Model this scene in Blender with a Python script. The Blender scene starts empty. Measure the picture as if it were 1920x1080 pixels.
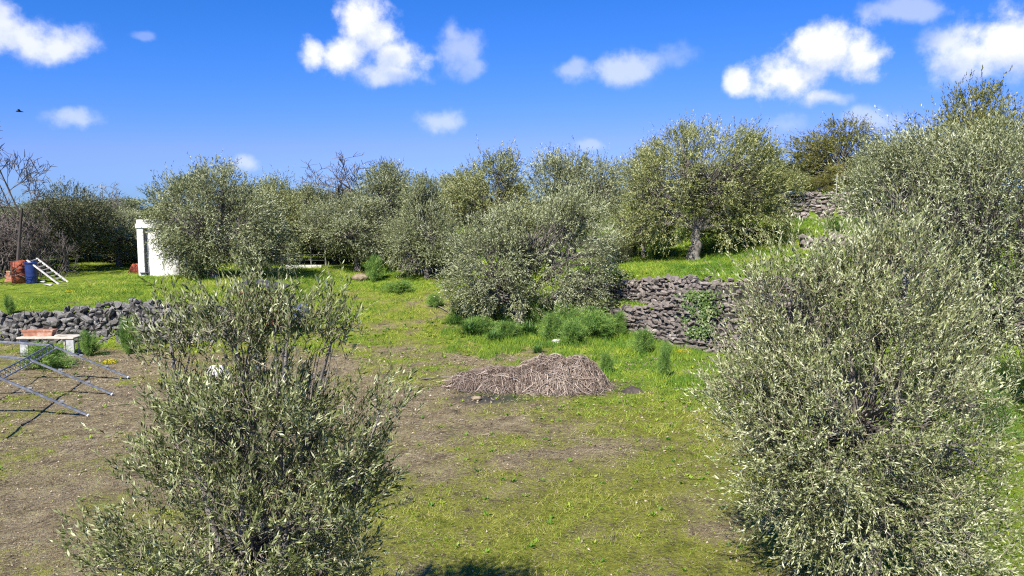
import bpy, bmesh, math
import numpy as np
from mathutils import Vector, Matrix

scene = bpy.context.scene
COL = scene.collection

# ------------------------------------------------------------------ camera
CAM_H, FPX, HORIZON = 4.5, 1478.0, 390.0
PITCH = math.atan((540 - HORIZON) / FPX)
cam_data = bpy.data.cameras.new("camera")
cam_data.sensor_width = 36.0
cam_data.lens = 36.0 * FPX / 1920.0
cam_data.clip_start = 0.1
cam_data.clip_end = 3000
cam = bpy.data.objects.new("camera", cam_data)
COL.objects.link(cam)
cam.location = (0, 0, CAM_H)
cam.rotation_euler = (math.pi / 2 - PITCH, 0, 0)
scene.camera = cam


def ray(px, py):
    u, v = (px - 960) / FPX, (540 - py) / FPX
    c, s = math.cos(PITCH), math.sin(PITCH)
    return np.array([u, c + v * s, v * c - s])


def at(px, py, Y):
    r = ray(px, py)
    return np.array([0, 0, CAM_H]) + r * (Y / r[1])


# ------------------------------------------------------------------ sun, sky
SUN_AZ, SUN_EL = math.radians(206), math.radians(46)
sun_dir = Vector((math.sin(SUN_AZ) * math.cos(SUN_EL), math.cos(SUN_AZ) * math.cos(SUN_EL), math.sin(SUN_EL)))
sd = bpy.data.lights.new("sun", "SUN")
sd.energy = 4.8
sd.angle = math.radians(0.5)
sd.color = (1.0, 0.955, 0.88)
so = bpy.data.objects.new("sun", sd)
COL.objects.link(so)
so.rotation_euler = sun_dir.to_track_quat("Z", "Y").to_euler()
so.location = (-20, -30, 40)

world = bpy.data.worlds.new("World")
scene.world = world
world.use_nodes = True


class NT:
    """small helper for node trees"""

    def __init__(self, tree):
        self.t = tree
        tree.nodes.clear()

    def n(self, kind, **kw):
        nd = self.t.nodes.new(kind)
        for k, v in kw.items():
            setattr(nd, k, v)
        return nd

    def link(self, a, b):
        self.t.links.new(a, b)

    def put(self, sock, v):
        if isinstance(v, bpy.types.NodeSocket):
            self.t.links.new(v, sock)
        else:
            sock.default_value = v

    def math(self, op, a, b=None, c=None, clamp=False):
        nd = self.n("ShaderNodeMath", operation=op)
        nd.use_clamp = clamp
        for i, v in enumerate((a, b, c)):
            if v is not None:
                self.put(nd.inputs[i], v)
        return nd.outputs[0]

    def mapr(self, v, a, b, c=0.0, d=1.0, kind="SMOOTHSTEP"):
        nd = self.n("ShaderNodeMapRange", interpolation_type=kind)
        self.put(nd.inputs["Value"], v)
        nd.inputs["From Min"].default_value = a
        nd.inputs["From Max"].default_value = b
        nd.inputs["To Min"].default_value = c
        nd.inputs["To Max"].default_value = d
        return nd.outputs["Result"]

    def mix(self, f, a, b, kind="MIX"):
        nd = self.n("ShaderNodeMix", data_type="RGBA", blend_type=kind)
        self.put(nd.inputs[0], f)
        self.put(nd.inputs[6], a if isinstance(a, bpy.types.NodeSocket) else (*a, 1))
        self.put(nd.inputs[7], b if isinstance(b, bpy.types.NodeSocket) else (*b, 1))
        return nd.outputs[2]

    def noise(self, vec, scale, detail=4, rough=0.55, dist=0.0):
        nd = self.n("ShaderNodeTexNoise")
        if vec is not None:
            self.link(vec, nd.inputs["Vector"])
        nd.inputs["Scale"].default_value = scale
        nd.inputs["Detail"].default_value = detail
        nd.inputs["Roughness"].default_value = rough
        nd.inputs["Distortion"].default_value = dist
        return nd.outputs["Fac"]

    def ramp(self, f, stops):
        nd = self.n("ShaderNodeValToRGB")
        el = nd.color_ramp.elements
        while len(el) < len(stops):
            el.new(0.5)
        for e, (p, c) in zip(el, stops):
            e.position = p
            e.color = (*c, 1)
        self.put(nd.inputs[0], f)
        return nd.outputs[0]


CLOUDS = [(690, 50, 66, 78, 1.05), (640, 105, 70, 42, 1.0), (588, 100, 36, 36, .9), (745, 105, 60, 40, .85), (720, 143, 70, 24, .7),
          (860, 92, 55, 48, .5), (888, 125, 36, 26, .5), (850, 60, 30, 30, .35),
          (1545, 92, 82, 46, 1.2), (1612, 105, 56, 46, 1.05), (1475, 145, 82, 46, 1.15), (1392, 152, 36, 34, .9), (1550, 185, 60, 18, .5),
          (1895, 72, 75, 58, 1.0), (1850, 108, 110, 48, .85), (1765, 75, 52, 30, .55), (1690, 18, 85, 24, .5), (1640, 216, 48, 24, .5),
          (1165, 130, 62, 38, .62), (1075, 132, 40, 26, .5), (1250, 105, 64, 25, .36),
          (45, 72, 95, 38, .85), (8, 40, 45, 40, .8), (112, 88, 45, 24, .6),
          (142, 220, 46, 24, .55), (832, 230, 44, 28, .55), (460, 305, 30, 20, .55), (1100, 275, 32, 15, .42), (268, 67, 20, 10, .35), (1470, 236, 44, 22, .35)]


def build_cloud_group():
    g = bpy.data.node_groups.new("cloud_field", "ShaderNodeTree")
    g.interface.new_socket("Vector", in_out="INPUT", socket_type="NodeSocketVector")
    g.interface.new_socket("Density", in_out="OUTPUT", socket_type="NodeSocketFloat")
    g.interface.new_socket("Opacity", in_out="OUTPUT", socket_type="NodeSocketFloat")
    t = NT(g)
    gi, go = t.n("NodeGroupInput"), t.n("NodeGroupOutput")
    v = gi.outputs[0]
    nz = t.n("ShaderNodeTexNoise")
    nz.inputs["Scale"].default_value = 17
    nz.inputs["Detail"].default_value = 4
    t.link(v, nz.inputs["Vector"])
    sub = t.n("ShaderNodeVectorMath", operation="SUBTRACT")
    t.link(nz.outputs["Color"], sub.inputs[0])
    sub.inputs[1].default_value = (.5, .5, .5)
    warp = t.n("ShaderNodeVectorMath", operation="MULTIPLY_ADD")
    t.link(sub.outputs[0], warp.inputs[0])
    warp.inputs[1].default_value = (.03, .0, .026)
    t.link(v, warp.inputs[2])
    best = opac = None
    blobs = []
    for px, py, rx, ry, w in CLOUDS:
        d = ray(px, py)
        d = d / np.linalg.norm(d)
        blobs.append((d, rx / FPX * 1.05, ry / FPX * 1.05, w))
    rng = np.random.default_rng(5)
    for k in range(16):  # the rest of the sky, outside the frame, goes on alike
        az = math.radians(55 + k * 250 / 15 + rng.uniform(-6, 6))
        el = math.radians(rng.uniform(7, 40))
        d = np.array([math.sin(az) * math.cos(el), math.cos(az) * math.cos(el), math.sin(el)])
        blobs.append((d, rng.uniform(.04, .09), rng.uniform(.022, .04), rng.uniform(.5, 1.05)))
    for d, rx, ry, w in blobs:
        m = t.n("ShaderNodeMapping", vector_type="TEXTURE")
        m.inputs["Location"].default_value = tuple(d)
        az = math.atan2(d[0], d[1])
        m.inputs["Rotation"].default_value = (0, 0, -az)
        m.inputs["Scale"].default_value = (rx, max(rx * 2, .12), ry)
        t.link(warp.outputs[0], m.inputs[0])
        ln = t.n("ShaderNodeVectorMath", operation="LENGTH")
        t.link(m.outputs[0], ln.inputs[0])
        f = t.math("SUBTRACT", 1.0, ln.outputs["Value"])
        best = f if best is None else t.math("SMOOTH_MAX", best, f, .15)
        o_ = t.math("MULTIPLY", t.mapr(ln.outputs["Value"], .5, 2.0, 1.0, .0), w)
        opac = o_ if opac is None else t.math("MAXIMUM", opac, o_)
    best = t.math("MAXIMUM", best, -1.2)
    n1 = t.noise(v, 30, 10, .6)
    n2 = t.noise(v, 11, 3, .5)
    s = t.math("ADD", best, t.math("MULTIPLY_ADD", n1, 1.9, -.87))
    s = t.math("ADD", s, t.math("MULTIPLY_ADD", n2, .5, -.25))
    t.link(s, go.inputs[0])
    t.link(opac, go.inputs[1])
    return g


wt = NT(world.node_tree)
tc = wt.n("ShaderNodeTexCoord")
sky = wt.n("ShaderNodeTexSky", sky_type="NISHITA")
sky.sun_disc = False
sky.sun_elevation = SUN_EL
sky.sun_rotation = SUN_AZ
sky.altitude = 300
sky.air_density = 1.0
sky.dust_density = 0.25
sky.ozone_density = 2.2
cg = build_cloud_group()


def cloud(vec):
    nd = wt.n("ShaderNodeGroup")
    nd.node_tree = cg
    wt.link(vec, nd.inputs[0])
    return nd.outputs[0], nd.outputs[1]


off = wt.n("ShaderNodeVectorMath", operation="ADD")
wt.link(tc.outputs["Generated"], off.inputs[0])
off.inputs[1].default_value = (-.006, 0, .03)
dens, opac = cloud(tc.outputs["Generated"])
dens2, _o = cloud(off.outputs[0])
alpha = wt.math("MULTIPLY", wt.mapr(dens, .02, .9), wt.mapr(opac, .2, 1.02, .0, 1.0, "LINEAR"))
shade = wt.mapr(dens2, .2, 1.05)
SKY_K = 0.054
sp = wt.n("ShaderNodeSeparateColor")
wt.link(sky.outputs[0], sp.inputs[0])
red = wt.math("MINIMUM", wt.math("MULTIPLY", wt.math("MULTIPLY", sp.outputs[0], sp.outputs[0]), .102), wt.math("MULTIPLY", sp.outputs[1], .40))
cb = wt.n("ShaderNodeCombineColor")
wt.link(red, cb.inputs[0])
wt.link(wt.math("MULTIPLY", sp.outputs[1], .69), cb.inputs[1])
wt.link(wt.math("MULTIPLY", sp.outputs[2], 1.58), cb.inputs[2])
skycol = cb.outputs[0]
ccol = wt.mix(shade, (10.9, 11.0, 12.0), (7.2, 8.0, 11.6))
final = wt.mix(alpha, skycol, ccol)
bg = wt.n("ShaderNodeBackground")
bg.inputs["Strength"].default_value = SKY_K
wt.link(final, bg.inputs[0])
wo = wt.n("ShaderNodeOutputWorld")
wt.link(bg.outputs[0], wo.inputs[0])

scene.view_settings.view_transform = "Standard"
scene.view_settings.look = "None"
scene.view_settings.gamma = 1
scene.view_settings.exposure = 0.92
scene.view_settings.use_curve_mapping = False
cy = scene.cycles
cy.use_denoising = False
cy.max_bounces = 6
cy.diffuse_bounces = 3
cy.glossy_bounces = 2
cy.transmission_bounces = 3
cy.transparent_max_bounces = 4
cy.sample_clamp_indirect = 6
cy.filter_width = 1.15

# ------------------------------------------------------------------ materials
MATS = {}


def mat_new(name):
    m = bpy.data.materials.new(name)
    m.use_nodes = True
    MATS[name] = m
    t = NT(m.node_tree)
    out = t.n("ShaderNodeOutputMaterial")
    return m, t, out


def leaf_mat(name, stops, rough=.45, transl=.22, spec=.4):
    """colour from the per-leaf 'tone' attribute"""
    m, t, out = mat_new(name)
    a = t.n("ShaderNodeAttribute", attribute_name="tone")
    col = t.ramp(a.outputs["Fac"], stops)
    p = t.n("ShaderNodeBsdfPrincipled")
    t.link(col, p.inputs["Base Color"])
    p.inputs["Roughness"].default_value = rough
    p.inputs["Specular IOR Level"].default_value = spec
    tr = t.n("ShaderNodeBsdfTranslucent")
    t.link(col, tr.inputs[0])
    ms = t.n("ShaderNodeMixShader")
    ms.inputs[0].default_value = transl
    t.link(p.outputs[0], ms.inputs[1])
    t.link(tr.outputs[0], ms.inputs[2])
    t.link(ms.outputs[0], out.inputs[0])
    return m


def surf_mat(name, c1, c2, scale=6, rough=.85, bump=.3, detail=6, metal=0.0, c3=None, dscale=None, bdist=.02, contrast=(.35, .65), spec=.3):
    m, t, out = mat_new(name)
    tc = t.n("ShaderNodeTexCoord")
    n = t.noise(tc.outputs["Object"], scale, detail, .6)
    col = t.mix(t.mapr(n, *contrast), c1, c2)
    if c3 is not None:
        n3 = t.noise(tc.outputs["Object"], dscale or scale * .35, 5, .65)
        col = t.mix(t.mapr(n3, .52, .68), col, c3)
    p = t.n("ShaderNodeBsdfPrincipled")
    t.link(col, p.inputs["Base Color"])
    p.inputs["Roughness"].default_value = rough
    p.inputs["Metallic"].default_value = metal
    p.inputs["Specular IOR Level"].default_value = spec
    if bump:
        b = t.n("ShaderNodeBump")
        b.inputs["Strength"].default_value = bump
        b.inputs["Distance"].default_value = bdist
        n2 = t.noise(tc.outputs["Object"], scale * 4, 5, .6)
        t.link(n2, b.inputs["Height"])
        t.link(b.outputs[0], p.inputs["Normal"])
    t.link(p.outputs[0], out.inputs[0])
    return m


def stone_mat(name, c1, c2, c3):
    """per-stone shift of colour, lichen and pores"""
    m, t, out = mat_new(name)
    tc = t.n("ShaderNodeTexCoord")
    oi = t.n("ShaderNodeObjectInfo")
    n = t.noise(tc.outputs["Object"], 2.2, 6, .65)
    base = t.mix(oi.outputs["Random"], c1, c2)
    col = t.mix(t.mapr(n, .55, .72), base, c3)
    n4 = t.noise(tc.outputs["Object"], 9, 4, .6)
    col = t.mix(t.mapr(n4, .3, .55, .55, 1.0), tuple(x * .45 for x in c1), col)
    p = t.n("ShaderNodeBsdfPrincipled")
    t.link(col, p.inputs["Base Color"])
    p.inputs["Roughness"].default_value = .92
    p.inputs["Specular IOR Level"].default_value = .2
    b = t.n("ShaderNodeBump")
    b.inputs["Strength"].default_value = .8
    b.inputs["Distance"].default_value = .12
    t.link(t.noise(tc.outputs["Object"], 4, 7, .75), b.inputs["Height"])
    t.link(b.outputs[0], p.inputs["Normal"])
    t.link(p.outputs[0], out.inputs[0])
    return m


leaf_mat("olive_leaf", [(0.0, (.05, .062, .022)), (.35, (.145, .163, .062)), (.65, (.305, .327, .16)), (1.0, (.57, .585, .42))], .55, .16, .3)
leaf_mat("olive_leaf_warm", [(0.0, (.05, .06, .018)), (.4, (.165, .182, .05)), (.7, (.325, .338, .122)), (1.0, (.57, .57, .33))], .55, .16, .3)
leaf_mat("near_olive_leaf", [(0.0, (.045, .06, .016)), (.35, (.12, .148, .038)), (.65, (.29, .318, .125)), (1.0, (.56, .575, .36))], .55, .17, .3)
leaf_mat("carob_leaf", [(0.0, (.035, .05, .012)), (.4, (.14, .15, .03)), (.75, (.26, .25, .05)), (1.0, (.38, .34, .10))], .5, .25)
leaf_mat("pine_leaf", [(0.0, (.015, .035, .015)), (1.0, (.05, .09, .035))], .6, .1)
leaf_mat("dark_shade_leaf", [(0.0, (.03, .038, .016)), (.5, (.10, .11, .046)), (1.0, (.28, .285, .15))], .5, .15)  # dark green leaf, with shade among the trees put into its colour
leaf_mat("fennel_leaf", [(0.0, (.035, .085, .02)), (.5, (.12, .24, .05)), (1.0, (.29, .42, .08))], .6, .3)
leaf_mat("grass_blade", [(0.0, (.06, .16, .02)), (.4, (.21, .33, .035)), (.75, (.37, .43, .05)), (1.0, (.50, .45, .16))], .6, .3, .25)
leaf_mat("straw", [(0.0, (.09, .068, .045)), (.5, (.28, .22, .14)), (1.0, (.58, .49, .36))], .75, .05, .2)
leaf_mat("brush_twig", [(0.0, (.06, .04, .03)), (.5, (.225, .17, .13)), (1.0, (.52, .43, .35))], .8, .0, .2)
leaf_mat("bare_twig", [(0.0, (.05, .04, .036)), (.5, (.125, .105, .09)), (1.0, (.28, .245, .215))], .8, .0, .2)
leaf_mat("ivy_leaf", [(0.0, (.03, .06, .015)), (.5, (.08, .135, .03)), (1.0, (.19, .25, .07))], .45, .2)
leaf_mat("yellow_flower", [(0.0, (.10, .17, .02)), (.3, (.25, .3, .02)), (.4, (.75, .58, .01)), (1.0, (.85, .68, .03))], .6, .25)
surf_mat("bark", (.10, .085, .072), (.26, .235, .205), 5, .9, .8, 8, bdist=.03)
surf_mat("shoot_bark", (.15, .13, .085), (.27, .245, .16), 8, .7, 0)
stone_mat("basalt", (.14, .13, .118), (.30, .285, .262), (.55, .53, .48))
stone_mat("warm_basalt", (.15, .126, .11), (.36, .308, .268), (.60, .545, .475))
stone_mat("pink_basalt", (.24, .20, .18), (.42, .36, .33), (.60, .55, .50))
surf_mat("rubble_core", (.022, .02, .019), (.05, .046, .044), 5, .95, .6)
surf_mat("white_render", (.62, .61, .58), (.80, .80, .78), 3, .8, .35, c3=(.42, .40, .36), dscale=1.6)
surf_mat("galvanised", (.25, .255, .265), (.42, .43, .45), 9, .42, .1, metal=.7)
surf_mat("steel_cap", (.72, .72, .72), (.82, .82, .82), 9, .5, 0)
surf_mat("terracotta", (.30, .125, .075), (.42, .20, .125), 6, .85, .2, c3=(.60, .40, .30))
surf_mat("pale_board", (.38, .34, .27), (.56, .51, .42), 5, .8, .2)
surf_mat("grey_board", (.30, .30, .30), (.46, .46, .45), 5, .8, .2)
surf_mat("ladder_wood", (.42, .39, .35), (.66, .63, .58), 7, .85, .2)
surf_mat("blue_plastic", (.012, .026, .12), (.02, .045, .18), 3, .38, .05, spec=.5)
surf_mat("blue_sack", (.012, .03, .22), (.04, .09, .40), 5, .5, .4, bdist=.05)
surf_mat("dark_plastic", (.012, .012, .014), (.03, .03, .034), 4, .45, .3)
surf_mat("rust", (.16, .035, .02), (.36, .085, .04), 5, .8, .4, c3=(.42, .19, .09), dscale=3)
surf_mat("red_paint", (.12, .016, .014), (.24, .04, .03), 4, .7, .2)
surf_mat("dark_roofing", (.055, .05, .055), (.115, .105, .11), 4, .85, .4)
surf_mat("dark_wood", (.05, .035, .028), (.12, .09, .07), 5, .85, .3)
surf_mat("pale_rock", (.46, .42, .38), (.64, .60, .56), 4, .9, .5)
surf_mat("tan_rock", (.19, .145, .09), (.30, .24, .16), 4, .9, .5)
surf_mat("dirt", (.045, .036, .03), (.10, .08, .062), 6, .95, .8)
surf_mat("weathered_post", (.20, .19, .18), (.36, .35, .33), 5, .85, .2)
surf_mat("concrete", (.40, .38, .34), (.54, .52, .48), 3, .9, .3)
surf_mat("bird_black", (.012, .012, .014), (.03, .03, .03), 8, .7, 0)


def ground_material():
    m, t, out = mat_new("field_ground")
    tc = t.n("ShaderNodeTexCoord")
    P = tc.outputs["Object"]
    ga = t.n("ShaderNodeAttribute", attribute_name="green").outputs["Fac"]
    ash = t.n("ShaderNodeAttribute", attribute_name="ash").outputs["Fac"]
    lush = t.n("ShaderNodeAttribute", attribute_name="lush").outputs["Fac"]
    big = t.noise(P, .45, 4, .6)
    mid = t.noise(P, 2.6, 6, .68, .4)
    fine = t.noise(P, 16, 6, .7, .3)
    grit = t.noise(P, 55, 4, .7)
    litter = t.ramp(t.math("ADD", t.math("MULTIPLY", mid, .55), t.math("MULTIPLY", fine, .45)),
                    [(.36, (.06, .046, .03)), (.44, (.21, .165, .092)), (.53, (.35, .285, .16)), (.66, (.53, .45, .28))])
    litter = t.mix(t.mapr(big, .46, .68, 0, .35), litter, (.26, .20, .145))
    moss = t.ramp(t.math("ADD", t.math("MULTIPLY", mid, .4), t.math("MULTIPLY", fine, .6)),
                  [(.36, (.06, .07, .012)), (.46, (.19, .21, .03)), (.58, (.34, .345, .06)), (.72, (.42, .38, .13))])
    grass = t.ramp(t.math("ADD", t.math("MULTIPLY", mid, .65), t.math("MULTIPLY", fine, .35)),
                   [(.36, (.05, .10, .01)), (.48, (.19, .29, .025)), (.62, (.34, .42, .045))])
    gm = t.math("ADD", ga, t.math("MULTIPLY_ADD", fine, 1.7, -.85))
    gm = t.math("ADD", gm, t.math("MULTIPLY_ADD", mid, .9, -.45))
    f = t.mapr(gm, .18, .74)
    green = t.mix(lush, moss, grass)
    col = t.mix(f, litter, green)
    col = t.mix(t.math("MULTIPLY", ash, t.mapr(fine, .3, .6, .6, 1.0)), col, (.06, .06, .07))
    col = t.mix(t.mapr(grit, .30, .46, .5, 0.0), col, (.045, .036, .028))
    p = t.n("ShaderNodeBsdfPrincipled")
    t.link(col, p.inputs["Base Color"])
    p.inputs["Roughness"].default_value = .95
    p.inputs["Specular IOR Level"].default_value = .1
    b = t.n("ShaderNodeBump")
    b.inputs["Strength"].default_value = 1.0
    b.inputs["Distance"].default_value = .14
    hsum = t.math("ADD", t.math("MULTIPLY", fine, .7), t.math("MULTIPLY", grit, .4))
    t.link(hsum, b.inputs["Height"])
    t.link(b.outputs[0], p.inputs["Normal"])
    t.link(p.outputs[0], out.inputs[0])
    return m


ground_material()

# ------------------------------------------------------------------ helpers


def smooth(a, b, x):
    t = np.clip((np.asarray(x, float) - a) / (b - a), 0, 1)
    return t * t * (3 - 2 * t)


def vnoise(x, y, seed=0):
    x, y = np.asarray(x, float), np.asarray(y, float)
    xi, yi = np.floor(x).astype(np.int64), np.floor(y).astype(np.int64)
    fx, fy = x - xi, y - yi
    fx, fy = fx * fx * (3 - 2 * fx), fy * fy * (3 - 2 * fy)

    def hsh(a, b):
        n = (a * 374761393 + b * 668265263 + seed * 974634777) & 0xFFFFFFFF
        n = ((n ^ (n >> 13)) * 1274126177) & 0xFFFFFFFF
        return ((n ^ (n >> 16)) & 0xFFFF) / 65535.0
    return (hsh(xi, yi) * (1 - fx) + hsh(xi + 1, yi) * fx) * (1 - fy) + (hsh(xi, yi + 1) * (1 - fx) + hsh(xi + 1, yi + 1) * fx) * fy


def fbm(x, y, seed=0, oct=4):
    s, a, tot = 0, .5, 0
    for i in range(oct):
        s = s + a * vnoise(np.asarray(x) * 2 ** i, np.asarray(y) * 2 ** i, seed + i)
        tot += a
        a *= .5
    return s / tot


class Geo:
    """collects triangles and quads with a per-face tone and material index"""

    def __init__(self):
        self.v, self.f, self.tone, self.mi, self.nv = [], [], [], [], 0

    def add(self, verts, faces, tone=0.5, mi=0):
        verts = np.asarray(verts, float).reshape(-1, 3)
        faces = np.asarray(faces, np.int64)
        self.v.append(verts)
        self.f.append(faces + self.nv)
        self.nv += len(verts)
        tn = np.broadcast_to(np.asarray(tone, float), (len(faces),))
        self.tone.append(tn)
        self.mi.append(np.full(len(faces), mi, np.int32))

    def mesh(self, name, mats, smooth_shade=False, tone=True):
        me = bpy.data.meshes.new(name)
        V = np.concatenate(self.v).astype(np.float32)
        sizes = np.concatenate([np.full(len(f), f.shape[1], np.int32) for f in self.f])
        loops = np.concatenate([f.ravel() for f in self.f]).astype(np.int32)
        starts = np.concatenate([[0], np.cumsum(sizes)[:-1]]).astype(np.int32)
        me.vertices.add(len(V))
        me.vertices.foreach_set("co", V.ravel())
        me.loops.add(len(loops))
        me.loops.foreach_set("vertex_index", loops)
        me.polygons.add(len(sizes))
        me.polygons.foreach_set("loop_start", starts)
        me.polygons.foreach_set("material_index", np.concatenate(self.mi))
        if smooth_shade:
            me.polygons.foreach_set("use_smooth", np.ones(len(sizes), bool))
        else:
            me.polygons.foreach_set("use_smooth", np.zeros(len(sizes), bool))
        me.update(calc_edges=True)
        if tone:
            at_ = me.attributes.new("tone", "FLOAT", "FACE")
            at_.data.foreach_set("value", np.concatenate(self.tone).astype(np.float32))
        for m in (mats if isinstance(mats, (list, tuple)) else [mats]):
            me.materials.append(MATS[m])
        return me


def unit(a):
    return a / np.maximum(np.linalg.norm(a, axis=-1, keepdims=True), 1e-9)


def tubes(geo, pts, rad, S=5, tone=.5, mi=0, cap=False):
    """pts (N,K,3), rad (N,K): N tapered tubes"""
    pts, rad = np.asarray(pts, float), np.asarray(rad, float)
    if pts.ndim == 2:
        pts, rad = pts[None], rad[None]
    N, K, _ = pts.shape
    tan = unit(np.gradient(pts, axis=1))
    ref = np.where(np.abs(unit(pts[:, -1] - pts[:, 0])[:, 2:3]) > .8, [[1., 0.13, 0]], [[0.1, 0.05, 1.]])[:, None, :]
    a = unit(np.cross(tan, ref))
    b = np.cross(tan, a)
    th = np.arange(S) * 2 * np.pi / S
    ring = a[:, :, None, :] * np.cos(th)[None, None, :, None] + b[:, :, None, :] * np.sin(th)[None, None, :, None]
    V = pts[:, :, None, :] + ring * rad[:, :, None, None]
    idx = np.arange(N * K * S).reshape(N, K, S)
    nx = np.roll(idx, -1, axis=2)
    F = np.stack([idx[:, :-1], nx[:, :-1], nx[:, 1:], idx[:, 1:]], -1).reshape(-1, 4)
    tone = np.asarray(tone, float)
    if tone.ndim == 1:
        tone = np.repeat(tone, (K - 1) * S)
    geo.add(V.reshape(-1, 3), F, tone, mi)
    if cap:
        for i in range(N):
            for k in (0, K - 1):
                c = pts[i, k]
                vv = np.vstack([V[i, k], c])
                ff = [[j, (j + 1) % S, S] for j in range(S)]
                geo.add(vv, ff, .5, mi)


def bez(p0, p1, p2, K):
    t = np.linspace(0, 1, K)[None, :, None]
    p0, p1, p2 = (np.asarray(p, float).reshape(-1, 1, 3) for p in (p0, p1, p2))
    return p0 * (1 - t) ** 2 + 2 * p1 * t * (1 - t) + p2 * t * t


def leaves(geo, p, d, side, L, W, tone, mi=0, six=False):
    """lance-shaped leaves: p base, d direction, side unit side vector"""
    p, d, side = p.astype(float), d.astype(float), side.astype(float)
    n = len(p)
    L = np.broadcast_to(L, (n,))[:, None]
    W = np.broadcast_to(W, (n,))[:, None]
    if six:
        up = np.cross(d, side)
        m1, m2 = p + d * L * .33, p + d * L * .68
        fold = up * W * .3
        V = np.stack([p, m1 + side * W * .5 + fold, m2 + side * W * .42 + fold, p + d * L - up * L * .06, m2 - side * W * .42 + fold, m1 - side * W * .5 + fold], 1)
        b = np.arange(n)[:, None] * 6
        F = np.concatenate([b + np.array([[0, 1, 2, 3]]), b + np.array([[0, 3, 4, 5]])])
        geo.add(V.reshape(-1, 3), F, np.concatenate([tone, tone]), mi)
    else:
        V = np.stack([p, p + d * L * .45 + side * W * .5, p + d * L, p + d * L * .45 - side * W * .5], 1)
        F = np.arange(n)[:, None] * 4 + np.array([[0, 1, 2, 3]])
        geo.add(V.reshape(-1, 3), F, tone, mi)


def link(name, me, parent=None, loc=None, rot=None, scale=None):
    o = bpy.data.objects.new(name, me)
    COL.objects.link(o)
    if parent is not None:
        o.parent = parent
    if loc is not None:
        o.location = tuple(loc)
    if rot is not None:
        o.rotation_euler = rot
    if scale is not None:
        o.scale = scale
    return o


def tag(o, label, cat, group=None):
    o["label"] = label
    o["category"] = cat
    if group:
        o["group"] = group
    return o


def thing(name, label, cat, loc=(0, 0, 0), rotz=0.0, group=None):
    o = link(name, None, None, loc, (0, 0, rotz))
    o.empty_display_size = .2
    return tag(o, label, cat, group)


def bm_mesh(name, bm, mat, smooth_shade=False):
    me = bpy.data.meshes.new(name)
    bmesh.ops.recalc_face_normals(bm, faces=bm.faces[:])
    bm.to_mesh(me)
    bm.free()
    for pl in me.polygons:
        pl.use_smooth = smooth_shade
    me.materials.append(MATS[mat])
    return me


def box_mesh(name, sx, sy, sz, mat, bevel=.008, jitter=0.0, seed=0):
    bm = bmesh.new()
    bmesh.ops.create_cube(bm, size=1)
    rng = np.random.default_rng(seed)
    for v in bm.verts:
        v.co = Vector((v.co.x * sx, v.co.y * sy, v.co.z * sz)) + Vector(rng.normal(0, jitter, 3) if jitter else (0, 0, 0))
    if bevel:
        bmesh.ops.bevel(bm, geom=bm.edges[:], offset=bevel, segments=1, affect="EDGES")
    return bm_mesh(name, bm, mat)


def bar(name, a, b, w, h, mat, parent=None, bevel=.004):
    """box section bar between two points"""
    a, b = Vector(a), Vector(b)
    me = box_mesh(name, w, h, (b - a).length, mat, bevel)
    q = (b - a).to_track_quat("Z", "X")
    o = link(name, me, parent, (a + b) / 2)
    o.rotation_euler = q.to_euler()
    return o


def lathe_mesh(name, prof, mat, seg=32, smooth_shade=True, dent=0.0, seed=0):
    g = Geo()
    prof = np.array(prof, float)
    th = np.arange(seg) * 2 * np.pi / seg
    K = len(prof)
    V = np.stack([prof[:, 0, None] * np.cos(th), prof[:, 0, None] * np.sin(th), np.repeat(prof[:, 1, None], seg, 1)], -1)
    if dent:
        nn = vnoise(np.cos(th)[None, :] * 1.7 + prof[:, 1, None] * 2 + 10, np.sin(th)[None, :] * 1.7 + prof[:, 1, None] * 3 + 10, seed)
        V[..., :2] *= (1 - dent * nn[..., None])
    idx = np.arange(K * seg).reshape(K, seg)
    nx = np.roll(idx, -1, 1)
    F = np.stack([idx[:-1], nx[:-1], nx[1:], idx[1:]], -1).reshape(-1, 4)
    g.add(V.reshape(-1, 3), F)
    return g.mesh(name, mat, smooth_shade, tone=False)


def hull_mesh(name, seed, mat, n=16, sc=(1, 1, 1), blocky=.55):
    rng = np.random.default_rng(seed)
    bm = bmesh.new()
    pts = rng.normal(0, 1, (n, 3))
    pts = pts / np.linalg.norm(pts, axis=1, keepdims=True)
    cube = np.sign(pts) * np.abs(pts) ** blocky
    pts = cube * rng.uniform(.82, 1.0, (n, 1)) * .5
    for p in pts:
        bm.verts.new(Vector(p * np.array(sc)))
    r = bmesh.ops.convex_hull(bm, input=bm.verts[:])
    bmesh.ops.delete(bm, geom=[v for v in bm.verts if not v.link_faces], context="VERTS")
    return bm_mesh(name, bm, mat)


# ------------------------------------------------------------------ terrain
LX = [-60, -6, -1, 1.2, 2.6, 4.2, 5.3, 6.0, 8.5, 16, 60]
LY = [80, 41, 37, 33.0, 30.6, 28.6, 26.6, 25.0, 24.2, 23.8, 23]
UX = [-60, -8.5, -5, -1, 2, 3, 4.4, 5.6, 6.4, 8.5, 16, 60]
UY = [80, 43, 38.2, 36.9, 34, 32.0, 30.4, 28.0, 25.9, 24.3, 23.9, 23.1]
VX = [10.0, 20.0, 60]
VY = [41.5, 39.6, 38]
WX = [-60, -18, -9.0, -8.0]
WY = [25.6, 25.8, 26.4, 26.6]


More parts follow.
